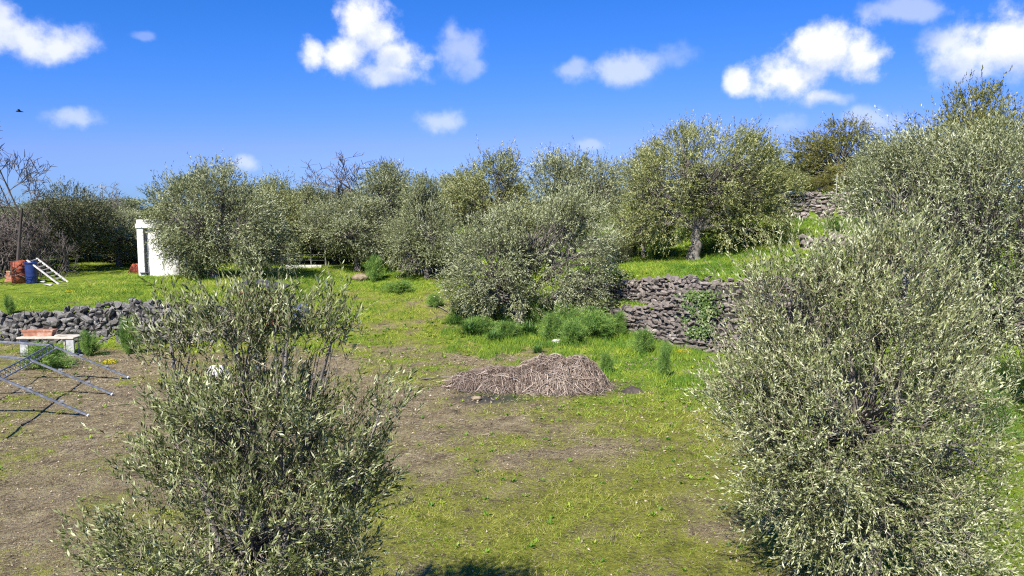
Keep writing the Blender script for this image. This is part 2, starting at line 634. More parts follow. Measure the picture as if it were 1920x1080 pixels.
def height(x, y):
    x, y = np.asarray(x, float), np.asarray(y, float)
    ramp = 1.4 * smooth(25.5, 40, y)
    h = ramp
    wy = np.interp(x, WX, WY)
    left = 1.02 + .40 * smooth(26, 36, y)
    wl = 1 - smooth(-9.3, -7.9, x)
    h = np.where(y > wy, h * (1 - wl) + left * wl, h * (1 - wl))
    # right hand terraces
    ly, uy = np.interp(x, LX, LY), np.interp(x, UX, UY)
    on = x > -8.5
    hu = np.interp(x, [-8.5, -5, 0, 3, 6, 8, 10, 60], [1.4, 2.4, 2.0, 1.8, 2.08, 2.25, 2.4, 2.6])
    hu = hu + 1.5 * smooth(30, 40, y) * smooth(8, 14, x)
    h = np.where((y > ly) & (x > 1.2), np.maximum(h, .98), h)
    h = np.where((y > uy) & on, np.maximum(h, hu), h)
    vy = np.interp(x, VX, VY)
    h = np.where((y > vy) & (x > 9), h + (5.2 - h) * smooth(9, 11.5, x), h)
    h = h + (fbm(x * .5, y * .5, 3, 3) - .5) * .16
    # gentle swell towards the far wood
    return h


def ground_hit(px, py, lo=6.0, hi=60.0):
    r = ray(px, py)
    ys = np.linspace(lo, hi, 4000)
    pts = np.array([0, 0, CAM_H])[None] + r[None] * (ys / r[1])[:, None]
    hh = height(pts[:, 0], pts[:, 1])
    k = np.argmax(pts[:, 2] <= hh)
    if pts[k, 2] > hh[k]:
        k = len(ys) - 1
    return np.array([pts[k, 0], pts[k, 1], float(hh[k])])


def green_mask(x, y):
    """how much of the ground is covered in green growth, and how lush it is"""
    g = .505 + 0 * x
    g = g + .42 * smooth(.5, 4.0, x) * smooth(13.5, 18, y)
    g = g + .30 * np.exp(-((x - .2) / 2.6) ** 2 - ((y - 9.8) / 1.9) ** 2)
    g = g + .26 * smooth(2.2, 4.6, x)
    g = g + .28 * smooth(22, 27, y) + .2 * smooth(32, 36, y)
    g = g - .30 * np.exp(-((x + 2.6) / 2.0) ** 2 - ((y - 17) / 3.0) ** 2)
    g = g - .26 * (1 - smooth(-6, -3, x)) * (1 - smooth(22, 25, y))
    g = g - .34 * np.exp(-((x + .8) / 1.5) ** 2 - ((y - 13.2) / .8) ** 2)
    wy = np.interp(x, WX, WY)
    left = (x < -7.9) & (y > wy)
    g = np.where(left, .95, g)
    g = np.where((x > 5) & (y < 14), g + .25, g)
    g = g + (fbm(x * .55, y * .55, 11, 4) - .5) * .8 + (fbm(x * 1.7, y * 1.7, 17, 3) - .5) * 1.1
    lush = smooth(.55, .95, g) * smooth(16, 21, y)
    lush = np.maximum(lush, .85 * smooth(1.0, 3.2, x) * smooth(17, 20, y))
    lush = np.where(left, .8, lush)
    lush = np.where((x > 4.6), np.maximum(lush, .75), lush)
    # the middle of the ramp stays thin and yellow
    thin = np.exp(-((x + 3.5) / 2.6) ** 2) * smooth(19, 24, y) * (1 - smooth(33, 36, y))
    lush = lush * (1 - .7 * thin)
    g = g - .2 * thin
    return np.clip(g, 0, 1.1), np.clip(lush, 0, 1)


PILE = ground_hit(1050, 738)


def ash_mask(x, y):
    c = ground_hit(925, 747)
    a = np.exp(-(((x - c[0]) / .95) ** 2 + ((y - c[1]) / .55) ** 2) ** 2)
    c2 = ground_hit(1186, 733)
    a2 = np.exp(-(((x - c2[0]) / .28) ** 2 + ((y - c2[1]) / .3) ** 2) ** 2)
    dx = np.exp(-(((x - PILE[0]) / 2.0) ** 2 + ((y - PILE[1] - .7) / 1.0) ** 2) ** 2) * .5
    return np.clip(np.maximum(np.maximum(a * (.75 + .5 * fbm(x * 3, y * 3, 9)), a2), dx), 0, 1)


def axis(a, b, step, far):
    mid = np.arange(a, b + step / 2, step)
    up = [b]
    s = step
    while up[-1] < far:
        s *= 1.35
        up.append(up[-1] + s)
    dn = [a]
    s = step
    while dn[-1] > -far:
        s *= 1.35
        dn.append(dn[-1] - s)
    return np.concatenate([dn[:0:-1], mid, up[1:]])


gx, gy = axis(-19, 19, .24, 900), axis(5, 43, .24, 1200)
X, Y = np.meshgrid(gx, gy)
Z = height(X, Y)
Z = np.where(Y < 43, Z + (fbm(X * 1.9, Y * 1.9, 21, 3) - .5) * .07, Z)
gg = Geo()
idx = np.arange(X.size).reshape(X.shape)
gg.add(np.stack([X, Y, Z], -1), np.stack([idx[:-1, :-1], idx[:-1, 1:], idx[1:, 1:], idx[1:, :-1]], -1).reshape(-1, 4))
gme = gg.mesh("ground", "field_ground", True, tone=False)
ga_, lu_ = green_mask(X, Y)
for nm, arr in (("green", ga_), ("lush", lu_), ("ash", ash_mask(X, Y))):
    a_ = gme.attributes.new(nm, "FLOAT", "POINT")
    a_.data.foreach_set("value", arr.ravel().astype(np.float32))
ground = link("ground", gme)
ground["kind"] = "structure"


def surf_z(x, y):
    """height of the ground sheet, bilinear on the grid"""
    i = np.clip(np.searchsorted(gx, x) - 1, 0, len(gx) - 2)
    j = np.clip(np.searchsorted(gy, y) - 1, 0, len(gy) - 2)
    fx, fy = (x - gx[i]) / (gx[i + 1] - gx[i]), (y - gy[j]) / (gy[j + 1] - gy[j])
    return (Z[j, i] * (1 - fx) + Z[j, i + 1] * fx) * (1 - fy) + (Z[j + 1, i] * (1 - fx) + Z[j + 1, i + 1] * fx) * fy


# ------------------------------------------------------------------ stone walls
STONES = {m: [hull_mesh("stone", 100 + k, m, 17, (1, 1, 1), .55) for k in range(8)] for m in ("basalt", "warm_basalt", "pink_basalt")}


def stone_wall(name, label, path, size, mat, seed, face=-1, thick=.55, rough=.35, top_loose=.6, limit=298):
    """path: list of (x, y, z_bottom, z_top). Stones are separate objects on the visible face and crest."""
    rng = np.random.default_rng(seed)
    path = np.array(path, float)
    seg = np.linalg.norm(np.diff(path[:, :2], axis=0), axis=1)
    cum = np.concatenate([[0], np.cumsum(seg)])
    root = thing(name, label, "stone wall", tuple(path[0, :3]))
    base = path[0, :3]

    def pos(s):
        x, y, zb, zt = (np.interp(s, cum, path[:, k]) for k in range(4))
        k = min(np.searchsorted(cum, s, side="right") - 1, len(seg) - 1)
        t = (path[k + 1, :2] - path[k, :2]) / seg[k]
        return x, y, zb, zt, t
    # rubble core
    g = Geo()
    ss = np.linspace(0, cum[-1], max(4, int(cum[-1] / .3)))
    prof = []
    for s in ss:
        x, y, zb, zt, t = pos(s)
        nrm = np.array([t[1], -t[0]]) * (-face)
        jz = rng.uniform(-.05, .03)
        ring = [(x + nrm[0] * .05, y + nrm[1] * .05, zb - .15), (x - nrm[0] * .04, y - nrm[1] * .04, zt - .10 + jz),
                (x - nrm[0] * (thick - .1), y - nrm[1] * (thick - .1), zt - .10 + jz), (x - nrm[0] * (thick - .05), y - nrm[1] * (thick - .05), zb - .15)]
        prof.append(ring)
    prof = np.array(prof) - base
    K = len(ss)
    ii = np.arange(K * 4).reshape(K, 4)
    nx = np.roll(ii, -1, 1)
    g.add(prof.reshape(-1, 3), np.stack([ii[:-1], nx[:-1], nx[1:], ii[1:]], -1).reshape(-1, 4))
    g.add(prof[0], [[0, 1, 2, 3]])
    g.add(prof[-1], [[3, 2, 1, 0]])
    link("core", g.mesh("core", "rubble_core", tone=False), root)
    w0, h0 = size
    items = []
    zmin = path[:, 2].min()
    nrow = int(np.ceil((path[:, 3].max() - zmin) / h0)) + 2
    for r in range(nrow):
        s = rng.uniform(-.5, 0) * w0
        while s < cum[-1]:
            w = w0 * rng.choice([.5, .8, 1.0, 1.3, 1.9], p=[.2, .25, .25, .2, .1]) * rng.uniform(.9, 1.1)
            sm = min(max(s + w / 2, 0), cum[-1])
            x, y, zb, zt, t = pos(sm)
            f0 = zb - .04
            z = f0 + (r + .5) * h0 + rng.uniform(-.3, .3) * h0
            s += w * .93
            if z > zt + .02:
                continue
            crest = z > zt - h0 * 1.15
            if z > zt - h0 * .45 and rng.random() > top_loose:
                continue
            nrm = np.array([t[1], -t[0]]) * (-face)
            hh = h0 * rng.uniform(.7, 1.75)
            dd = rng.uniform(.2, .34)
            out = .02 + rng.normal(0, .03) - (z - zb) * .06
            items.append((x + nrm[0] * out, y + nrm[1] * out, z, w * 1.12, dd, hh, math.atan2(t[1], t[0])))
            if crest:
                for q in range(1):
                    o2 = -.18 - q * .2
                    items.append((x + nrm[0] * o2, y + nrm[1] * o2, min(z, zt) + rng.uniform(-.05, .05), w * 1.1, rng.uniform(.2, .32), hh, math.atan2(t[1], t[0])))
    if len(items) > limit:
        keep = sorted(range(len(items)), key=lambda k: items[k][1])[:limit]
        extra = [items[k] for k in range(len(items)) if k not in set(keep)]
        items = [items[k] for k in keep]
    else:
        extra = []
    if extra:
        gx_ = Geo()
        for x, y, z, w, d, hh, az in extra:
            me = STONES[mat][rng.integers(8)]
            co = np.array([v.co[:] for v in me.vertices]) * [w, d, hh]
            ca, sa = math.cos(az), math.sin(az)
            co = co @ np.array([[ca, sa, 0], [-sa, ca, 0], [0, 0, 1]]) + np.array([x, y, z]) - base
            gx_.add(co, np.array([list(p.vertices) for p in me.polygons if len(p.vertices) == 3]))
        eo = link("small_stones", gx_.mesh("small_stones", mat, tone=False), root)
        eo["kind"] = "stuff"
    for x, y, z, w, d, hh, az in items:
        o = link("stone", STONES[mat][rng.integers(8)], root, np.array([x, y, z]) - base,
                 (rng.normal(0, rough), rng.normal(0, rough), az + rng.normal(0, rough * .7) + (math.pi if rng.random() < .5 else 0)), (w, d, hh))
    return root


def zt_at(px, py, Y):
    return float(at(px, py, Y)[2])


# left lava wall holding the lawn
lw = []
for x, zt in ((-17.2, 1.02), (-16.5, 1.05), (-15.0, 1.10), (-14.0, 1.22), (-12.9, 1.42), (-12.2, 1.42), (-11.0, 1.3), (-9.4, 1.25), (-8.6, .9)):
    y = np.interp(x, WX, WY) - .12
    lw.append((x, y, float(height(x, y - .4)), zt))
stone_wall("lava_stone_wall", "dark grey lava stone wall holding up the lawn at the left", lw, (.23, .155), "basalt", 1, face=-1, rough=.4)
# right terrace, lower wall
rl = []
for x, zt in ((3.4, .9), (3.8, .92), (4.2, .98), (4.8, 1.05), (5.3, 1.25), (5.7, 1.7), (6.1, 2.12), (6.7, 2.22), (7.3, 2.30), (7.9, 2.34), (8.8, 2.36), (9.8, 2.4)):
    y = np.interp(x, LX, LY)
    sl = (np.interp(x + .05, LX, LY) - np.interp(x - .05, LX, LY)) / .1
    q = np.array([sl, -1.0]) / math.hypot(sl, 1) * .34
    rl.append((x + q[0], y + q[1], float(height(x + q[0] * 2.4, y + q[1] * 2.4)), zt))
stone_wall("terrace_retaining_wall", "brownish dry stone retaining wall with ivy, below the terrace tree", rl, (.28, .12), "warm_basalt", 2, face=-1, rough=.25)
ru = []
for x, zt in ((2.6, 1.7), (3.2, 1.55), (4.0, 1.62), (4.6, 1.70), (5.2, 1.9), (5.8, 2.08), (6.3, 2.18), (6.8, 2.25)):
    y = np.interp(x, UX, UY)
    sl = (np.interp(x + .05, UX, UY) - np.interp(x - .05, UX, UY)) / .1
    q = np.array([sl, -1.0]) / math.hypot(sl, 1) * .34
    ru.append((x + q[0], y + q[1], .9, zt))
stone_wall("terrace_upper_wall", "low rough stone wall stepped back above a small grassy ledge", ru, (.25, .125), "warm_basalt", 3, face=-1, rough=.35)
# far right upper wall
rv = []
for x in (13.4, 14.4, 15.4, 16.4, 17.6):
    y = np.interp(x, VX, VY) - .1
    rv.append((x, y, 3.75, 5.25))
stone_wall("upper_terrace_wall", "tall dry stone wall under the yellowish tree at upper right", rv, (.30, .125), "pink_basalt", 4, face=-1, rough=.2, top_loose=.9)
rm = []
for px in (1505, 1560, 1620):
    p = at(px, 478, 33.5)
    rm.append((p[0], 33.5, float(height(p[0], 33.4)) - .1, float(height(p[0], 33.4)) + .5))
stone_wall("broken_terrace_wall", "short broken stone wall piece behind the shoots of the near right olive", rm, (.34, .2), "pink_basalt", 5, face=-1, rough=.4)
rc = []
for px in (725, 760, 800, 850):
    p = at(px, 500, 37.2)
    yy = np.interp(p[0], UX, UY) - .15
    rc.append((p[0], yy, float(height(p[0], yy - .5)), 2.65))
stone_wall("pinkish_stone_wall", "pinkish grey stone wall showing below the olives at centre", rc, (.26, .15), "pink_basalt", 6, face=-1, rough=.3)

# ------------------------------------------------------------------ olive trees


def olive_meshes(seed, blobs, trunk_h, trunk_r, n_clump, n_shoot, n_leaf, leaf=(.09, .022), shoot=.35, clump_r=.35, up=.35, droop=0.0,
                 mat="olive_leaf", tone=(.42, .2), stems=1, near=False, zmin=.3, inner=.62, lean=(0, 0), hairy=.14, gaps=.92, hole=.38):
    rng = np.random.default_rng(seed)
    bl = np.array(blobs, float)
    bark, crown = Geo(), Geo()
    forks = []
    for s in range(stems):
        a = rng.uniform(0, 6.28)
        off_ = np.array([math.cos(a), math.sin(a), 0]) * (trunk_r * 1.3 if stems > 1 else 0)
        p0 = off_ + [0, 0, -.15]
        p2 = np.array([lean[0], lean[1], trunk_h]) + off_ * 2.2
        K = 9
        pts = bez(p0, (p0 + p2) / 2 + rng.normal(0, .12, 3) * [1, 1, 0], p2, K)[0]
        pts[1:-1, :2] += rng.normal(0, trunk_r * .14, (K - 2, 2))
        rr = trunk_r * (1.0 - .35 * np.linspace(0, 1, K)) * (1 + .75 * np.exp(-np.linspace(0, 1, K) * 7)) * rng.uniform(.92, 1.1, K)
        tubes(bark, pts, rr, 9)
        forks.append(p2)
    limbs = []
    for b in bl:
        f = forks[rng.integers(len(forks))] - [0, 0, .12]
        c = b[:3] + [0, 0, -.15 * b[5]]
        mid = f * .5 + c * .5 + np.array([0, 0, .15]) + rng.normal(0, .18, 3)
        pts = bez(f, mid, c, 7)[0]
        tubes(bark, pts, np.linspace(trunk_r * .6, trunk_r * .2, 7), 6)
        limbs.append(pts)
    vol = np.prod(bl[:, 3:6], 1) ** (2 / 3)
    cl, cb = [], []
    tries = 0
    while len(cl) < n_clump and tries < n_clump * 30:
        tries += 1
        k = rng.choice(len(bl), p=vol / vol.sum())
        d = unit(rng.normal(0, 1, 3))
        r = inner + (1 - inner) * rng.random() ** .7
        p = bl[k, :3] + d * r * bl[k, 3:6]
        if p[2] < zmin:
            continue
        wv = 1.7 / max(bl[k, 3], .3)
        if vnoise(p[0] * wv + 40 + seed, p[2] * wv + p[1] * wv * .7 + 40, seed) < hole and rng.random() < gaps:
            continue
        q = np.linalg.norm((p[None] - bl[:, :3]) / bl[:, 3:6], axis=1)
        q[k] = 9
        if q.min() < inner * .85:
            continue
        cl.append(p)
        cb.append(k)
    cl, cb = np.array(cl), np.array(cb)
    csz = rng.uniform(.55, 1.5, len(cl))
    st = np.array([limbs[k][rng.integers(4 if near else 2, 7)] for k in cb])
    mid = st * .45 + cl * .55 + rng.normal(0, .12, cl.shape) + [0, 0, .08]
    tubes(bark, bez(st, mid, cl, 4), np.linspace(1, .25, 4)[None] * np.minimum(rng.uniform(.12, .26, (len(cl), 1)) * trunk_r * .8, .022), 3)
    # shoots
    N = len(cl) * n_shoot
    ci = np.repeat(np.arange(len(cl)), n_shoot)
    axis_z = np.array([0, 0, 1.])
    cen = bl[cb][:, :3] * [.6, .6, 1] - [0, 0, .3]
    outw = unit(cl - cen)
    zrel = (cl[:, 2] - cl[:, 2].min()) / max(np.ptp(cl[:, 2]), .1)
    upw = up * (.1 + 1.3 * zrel) - 1.5 * droop * (1 - zrel) ** 1.5
    d = unit(outw[ci] * .65 + axis_z * upw[ci][:, None] + rng.normal(0, .42, (N, 3)))
    s0 = cl[ci] + rng.normal(0, clump_r * .55, (N, 3)) * csz[ci][:, None]
    L = shoot * rng.uniform(.55, 1.25, N)
    L = np.where(rng.random(N) < hairy * (.3 + zrel[ci]), L * rng.uniform(1.3, 2.1, N), L)
    bend = rng.normal(0, .38, (N, 3)) + axis_z * .25
    mids = s0 + d * (L * .5)[:, None] + bend * (L * .3)[:, None]
    ends = s0 + d * L[:, None] - axis_z[None] * (L * rng.uniform(0, .3, N) * (1.1 - zrel[ci]))[:, None]
    if near:
        tubes(crown, bez(s0, mids, ends, 3), np.linspace(1, .35, 3)[None] * rng.uniform(.0016, .0032, (N, 1)), 3, .5, 1)
        nb = N // 3
        k = rng.choice(N, nb, replace=False)
        tubes(crown, bez(cl[ci[k]], cl[ci[k]] * .5 + s0[k] * .5 + rng.normal(0, .03, (nb, 3)), s0[k], 3), np.linspace(1, .6, 3)[None] * np.full((nb, 1), .005), 3, .5, 1)
    M = N * n_leaf
    si = np.repeat(np.arange(N), n_leaf)
    t = (np.tile(np.arange(n_leaf), N) + rng.uniform(.1, .9, M)) / n_leaf
    tt = t[:, None]
    p = s0[si] * (1 - tt) ** 2 + 2 * mids[si] * tt * (1 - tt) + ends[si] * tt ** 2
    ds = d[si]
    ra = unit(np.cross(ds, rng.normal(0, 1, (M, 3))))
    ang = rng.uniform(.45, 1.15, M)[:, None] * (1 - .45 * tt)
    ld = unit(ds * np.cos(ang) + ra * np.sin(ang) + rng.normal(0, .1, (M, 3)))
    face = unit(outw[ci[si]] * .9 + axis_z * .55 + rng.normal(0, .62, (M, 3)))
    side = unit(np.cross(ld, face))
    ctone = rng.normal(0, .11, len(cl))
    tn = np.clip(tone[0] + (.10 if near else .09) + ctone[ci[si]] + rng.normal(0, tone[1], M) + .10 * (t - .5), 0, 1)
    leaves(crown, p, ld, side, leaf[0] * rng.uniform(.5, 1.3, M), leaf[1] * rng.uniform(.7, 1.3, M), tn, 0, False)
    return bark.mesh("trunk", "bark", True, tone=False), crown.mesh("crown", [mat, "shoot_bark"])


def plant_tree(name, label, cat, meshes, loc, rotz=0, scale=(1, 1, 1), group=None):
    r = thing(name, label, cat, loc, rotz, group)
    r.scale = scale
    link("trunk", meshes[0], r)
    link("crown", meshes[1], r)
    return r


# near left young olive
Y1 = 6.1
b1 = np.array([(470 - 960) / FPX * Y1, Y1, 0.0])


def rel(px, py, Yd, base):
    return at(px, py, Yd) - base


def blob(px, py, rx, rz, Yd, base, ry=None, dy=0):
    c = rel(px, py, Yd + dy, base)
    k = Yd / FPX
    return (*c, rx * k, (ry or rx) * k, rz * k)


N1 = olive_meshes(11, [blob(480, 980, 240, 170, Y1, b1), blob(480, 790, 165, 80, Y1, b1), blob(370, 860, 120, 80, Y1, b1), blob(610, 880, 115, 100, Y1, b1),
                       blob(620, 635, 46, 46, Y1, b1), blob(440, 630, 85, 46, Y1, b1), blob(320, 640, 46, 46, Y1, b1), blob(540, 610, 60, 46, Y1, b1), blob(712, 765, 55, 30, Y1, b1), blob(200, 1030, 90, 45, Y1, b1), blob(520, 1120, 235, 130, Y1, b1)],
                  .9, .055, 420, 8, 17, leaf=(.058, .0135), shoot=.25, clump_r=.13, up=.75, tone=(.36, .26), mat="near_olive_leaf", near=True, zmin=.7, inner=.3, stems=2, hairy=.25, hole=.36, gaps=.45)
plant_tree("young_olive_tree", "young olive tree with thin upright shoots, nearest at lower left", "olive tree", N1, b1 + [0, 0, float(height(b1[0], b1[1]))])

Y2 = 8.9
b2 = np.array([(1620 - 960) / FPX * Y2, Y2, 0.0])
N2 = olive_meshes(12, [blob(1600, 770, 235, 185, Y2, b2), blob(1665, 575, 125, 110, Y2, b2), blob(1485, 570, 90, 95, Y2, b2), blob(1580, 530, 60, 60, Y2, b2), blob(1785, 630, 65, 90, Y2, b2),
                       blob(1430, 740, 95, 130, Y2, b2), blob(1650, 960, 225, 120, Y2, b2), blob(1500, 890, 110, 110, Y2, b2), blob(1790, 830, 100, 110, Y2, b2), blob(1695, 470, 45, 50, Y2, b2), blob(1625, 500, 35, 45, Y2, b2)],
                  .8, .085, 640, 11, 16, leaf=(.056, .0145), shoot=.32, clump_r=.2, up=.9, droop=.25, tone=(.53, .25), mat="near_olive_leaf", near=True, zmin=.3, inner=.45, stems=3, hairy=.22, hole=.36, gaps=.3)
plant_tree("leafy_olive_tree", "full silvery olive tree reaching the ground, nearest at lower right", "olive tree", N2, b2 + [0, 0, float(height(b2[0], b2[1]))])

Y3 = 16.6
b3 = np.array([(1850 - 960) / FPX * Y3, Y3, 0.0])
R1 = olive_meshes(13, [blob(1800, 400, 190, 130, Y3, b3), blob(1690, 370, 95, 85, Y3, b3), blob(1880, 560, 190, 130, Y3, b3), blob(1970, 360, 150, 120, Y3, b3),
                       blob(1760, 520, 120, 110, Y3, b3), blob(1990, 560, 150, 140, Y3, b3), blob(1740, 300, 70, 50, Y3, b3), blob(1860, 310, 90, 60, Y3, b3)],
                  1.3, .2, 740, 12, 13, leaf=(.075, .02), shoot=.4, clump_r=.3, up=.5, droop=.5, tone=(.45, .2), inner=.6, zmin=.8)
plant_tree("tall_olive_tree", "tall dense olive tree with dark underside at the right edge", "olive tree", R1, b3 + [0, 0, float(height(b3[0], b3[1]))])

# terrace tree with the thick trunk
bt = ground_hit(1300, 487)
YT = bt[1]
TT = olive_meshes(14, [blob(1325, 320, 130, 75, YT, bt), blob(1240, 370, 75, 80, YT, bt), blob(1420, 360, 75, 75, YT, bt), blob(1290, 290, 65, 50, YT, bt), blob(1375, 300, 70, 55, YT, bt),
                       blob(1400, 425, 80, 45, YT, bt), blob(1210, 420, 45, 50, YT, bt), blob(1340, 420, 60, 40, YT, bt, dy=1.5), blob(1275, 262, 20, 25, YT, bt)],
                  1.5, .27, 640, 12, 13, leaf=(.105, .03), shoot=.45, clump_r=.32, up=.6, droop=.3, tone=(.44, .2), mat="olive_leaf_warm", inner=.55, zmin=.9, lean=(.15, 0), gaps=.5)
plant_tree("terrace_olive_tree", "broad olive tree with thick trunk standing on the grassy terrace", "olive tree", TT, bt)

# centre bushy olive, two merged crowns
bc = ground_hit(985, 606)
YC = bc[1]
CC = olive_meshes(15, [blob(925, 500, 85, 90, YC, bc), blob(1065, 470, 85, 100, YC, bc), blob(1000, 440, 75, 60, YC, bc), blob(1100, 530, 62, 60, YC, bc), blob(880, 520, 42, 60, YC, bc),
                       blob(1075, 400, 42, 34, YC, bc), blob(960, 555, 70, 40, YC, bc)],
                  .7, .14, 600, 12, 13, leaf=(.10, .028), shoot=.42, clump_r=.3, up=.55, droop=.35, tone=(.44, .2), inner=.62, zmin=.25, stems=4)
plant_tree("bushy_olive_tree", "wide bushy olive with several stems behind the brush pile", "olive tree", CC, bc)

# left olive over the white cistern
bl_ = ground_hit(400, 522)
YL = bl_[1]
LL = olive_meshes(16, [blob(385, 410, 95, 75, YL, bl_), blob(330, 400, 50, 60, YL, bl_), blob(460, 420, 70, 70, YL, bl_), blob(420, 355, 60, 36, YL, bl_), blob(350, 470, 45, 32, YL, bl_), blob(500, 465, 55, 45, YL, bl_), blob(410, 485, 60, 30, YL, bl_, dy=.8)],
                  1.0, .2, 570, 12, 13, leaf=(.105, .03), shoot=.45, clump_r=.32, up=.55, droop=.3, tone=(.40, .2), inner=.6, zmin=.4)
plant_tree("lawn_olive_tree", "large olive tree on the lawn partly hiding the white cistern", "olive tree", LL, bl_)


def generic(seed, mat, tone, w=6.0, h=5.0, n=490, **kw):
    rng = np.random.default_rng(seed)
    bl = [(0, 0, h * .54, w * .30, w * .30, h * .28)]
    for k in range(6):
        a = k * 1.047 + rng.uniform(-.3, .3)
        r = w * rng.uniform(.2, .3)
        bl.append((math.cos(a) * r, math.sin(a) * r, h * rng.uniform(.26, .72), w * rng.uniform(.18, .26), w * rng.uniform(.17, .25), h * rng.uniform(.15, .24)))
    bl.append((rng.uniform(-.5, .5), rng.uniform(-.4, .4), h * .86, w * .17, w * .17, h * .13))
    return olive_meshes(seed, bl, h * .22, .17, n, 10, 13, leaf=(.118, .034), shoot=.46, clump_r=.38, up=.6, droop=.3, mat=mat, tone=tone, zmin=.15, inner=.5, hole=.34, **kw)


GA = generic(31, "olive_leaf", (.42, .2))
GB = generic(32, "olive_leaf_warm", (.42, .2))
GC = generic(33, "olive_leaf", (.36, .2))
GD = generic(34, "carob_leaf", (.46, .22), n=420)
GE = generic(35, "dark_shade_leaf", (.40, .24), n=420)


def by_pixels(name, label, cat, meshes, px, d, wpx, toppy, rot, group=None, w0=6.0, h0=5.0):
    x = (px - 960) / FPX * d
    z = float(height(x, d))
    H = at(px, toppy + 10, d)[2] - z
    W = wpx * 1.1 / FPX * d
    return plant_tree(name, label, cat, meshes, (x, d, z), rot, (W / w0, W / w0, H / h0), group)


BACK = "olive trees behind the clearing"
by_pixels("olive_tree", "rounded olive with low skirt beside the pinkish wall", "olive tree", GA, 668, 39.2, 185, 362, .4, BACK)
by_pixels("olive_tree", "slender olive with a bare pale trunk, left of the bushy centre olive", "olive tree", GC, 800, 36.8, 150, 330, 2.0, BACK)
by_pixels("olive_tree", "olive right behind the lawn olive, left of the dark fence gap", "olive tree", GB, 530, 43, 165, 330, 3.3, BACK)
by_pixels("olive_tree", "greyish olive between the dark scrub and the white cistern", "olive tree", GA, 222, 42, 165, 385, 1.2, BACK)
by_pixels("olive_tree", "high olive with bare twigs above it, left of centre", "olive tree", GC, 718, 47, 195, 305, 5.0, BACK)
by_pixels("olive_tree", "high olive directly behind the bushy centre olive, left one", "olive tree", GB, 925, 44, 200, 282, .9, BACK)
by_pixels("olive_tree", "high olive behind the right half of the bushy centre olive", "olive tree", GA, 1078, 41, 190, 277, 2.7, BACK)
by_pixels("olive_tree", "olive squeezed in just left of the terrace olive", "olive tree", GC, 1205, 37.5, 125, 278, 4.1, BACK)
by_pixels("olive_tree", "distant olive filling the gap behind the wire fence", "olive tree", GC, 590, 52, 160, 345, 1.9, BACK)
by_pixels("olive_tree", "distant olive whose top shows between the two high centre olives", "olive tree", GA, 850, 51, 170, 322, 4.6, BACK)
by_pixels("olive_tree", "distant olive in the dip between dark evergreen and greyish olive", "olive tree", GC, 165, 47, 170, 375, 2.4, BACK)
by_pixels("olive_tree", "distant olive left of the pine, behind the white cistern", "olive tree", GB, 310, 50, 165, 372, .2, BACK)
by_pixels("olive_tree", "distant olive behind the lawn olive, right of the pine", "olive tree", GC, 450, 52, 170, 345, 3.9, BACK)
by_pixels("olive_tree", "distant olive behind the terrace olive's right side", "olive tree", GB, 1440, 41, 140, 300, 2.2, BACK)
by_pixels("olive_tree", "olive directly behind the thick terrace trunk", "olive tree", GA, 1320, 42, 210, 300, 3.6, BACK)
by_pixels("olive_tree", "olive behind the left shoulder of the tall right olive", "olive tree", GA, 1670, 39, 150, 262, 5.5, BACK)
for px, d, w, top, rot, lab in ((15, 78, 190, 378, .3, "far olive crown on the skyline behind the bare tree at the left edge"), (95, 82, 190, 368, 1.1, "far olive crown on the skyline above the purplish scrub"),
                                (172, 76, 170, 372, 2.0, "far olive crown on the skyline at the utility pole"), (248, 84, 190, 366, 2.9, "far olive crown behind the distant leafless tree left of the cistern"),
                                (560, 84, 190, 352, 3.7, "far olive crown on the skyline right of the tiny conifer"), (645, 80, 170, 350, 4.4, "far olive crown in the skyline dip below the bare treetops")):
    by_pixels("far_olive_tree", lab, "olive tree", GC, px, d, w, top, rot, "far olives on the skyline")
by_pixels("evergreen_tree", "dark green evergreen, shade put into its leaf colour, beyond the ladder and blue barrel", "tree", GE, 122, 38.5, 175, 340, 1.0)
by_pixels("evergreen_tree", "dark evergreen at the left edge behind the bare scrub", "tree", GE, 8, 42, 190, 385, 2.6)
by_pixels("carob_tree", "yellowish brown tree on top of the tall upper wall", "tree", GD, 1575, 44.5, 195, 218, .6)
by_pixels("carob_tree", "yellow green treetop rising above the tall right olive", "tree", GD, 1812, 34.5, 270, 160, 2.9)

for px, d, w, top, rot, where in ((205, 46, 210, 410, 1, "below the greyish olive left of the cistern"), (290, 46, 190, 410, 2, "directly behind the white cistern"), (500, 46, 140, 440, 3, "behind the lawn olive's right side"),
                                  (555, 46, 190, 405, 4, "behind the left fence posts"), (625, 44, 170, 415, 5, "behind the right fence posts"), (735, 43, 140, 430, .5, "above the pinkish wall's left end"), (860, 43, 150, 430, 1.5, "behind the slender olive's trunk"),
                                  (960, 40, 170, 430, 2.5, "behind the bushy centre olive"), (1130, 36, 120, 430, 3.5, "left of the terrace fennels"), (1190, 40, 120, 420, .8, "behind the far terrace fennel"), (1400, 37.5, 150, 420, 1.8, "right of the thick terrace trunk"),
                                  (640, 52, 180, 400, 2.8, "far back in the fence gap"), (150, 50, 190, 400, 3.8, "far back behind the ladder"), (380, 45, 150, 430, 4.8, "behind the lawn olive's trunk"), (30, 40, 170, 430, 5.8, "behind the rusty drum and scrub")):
    by_pixels("shade_fill_shrub", "added shrub, shade put into its dark leaves, " + where, "shrub", GE, px, d, w, top, rot, "shrubs added as shade between the trees")  # added to darken the gaps between trunks; the shade is leaf colour
by_pixels("olive_tree", "olive on the upper terrace right behind the terrace olive's crown", "olive tree", GC, 1465, 47, 130, 296, 1.3, BACK)
by_pixels("evergreen_tree", "dark evergreen on the upper terrace behind the yellowish tree", "tree", GE, 1540, 48, 150, 285, 3.0)
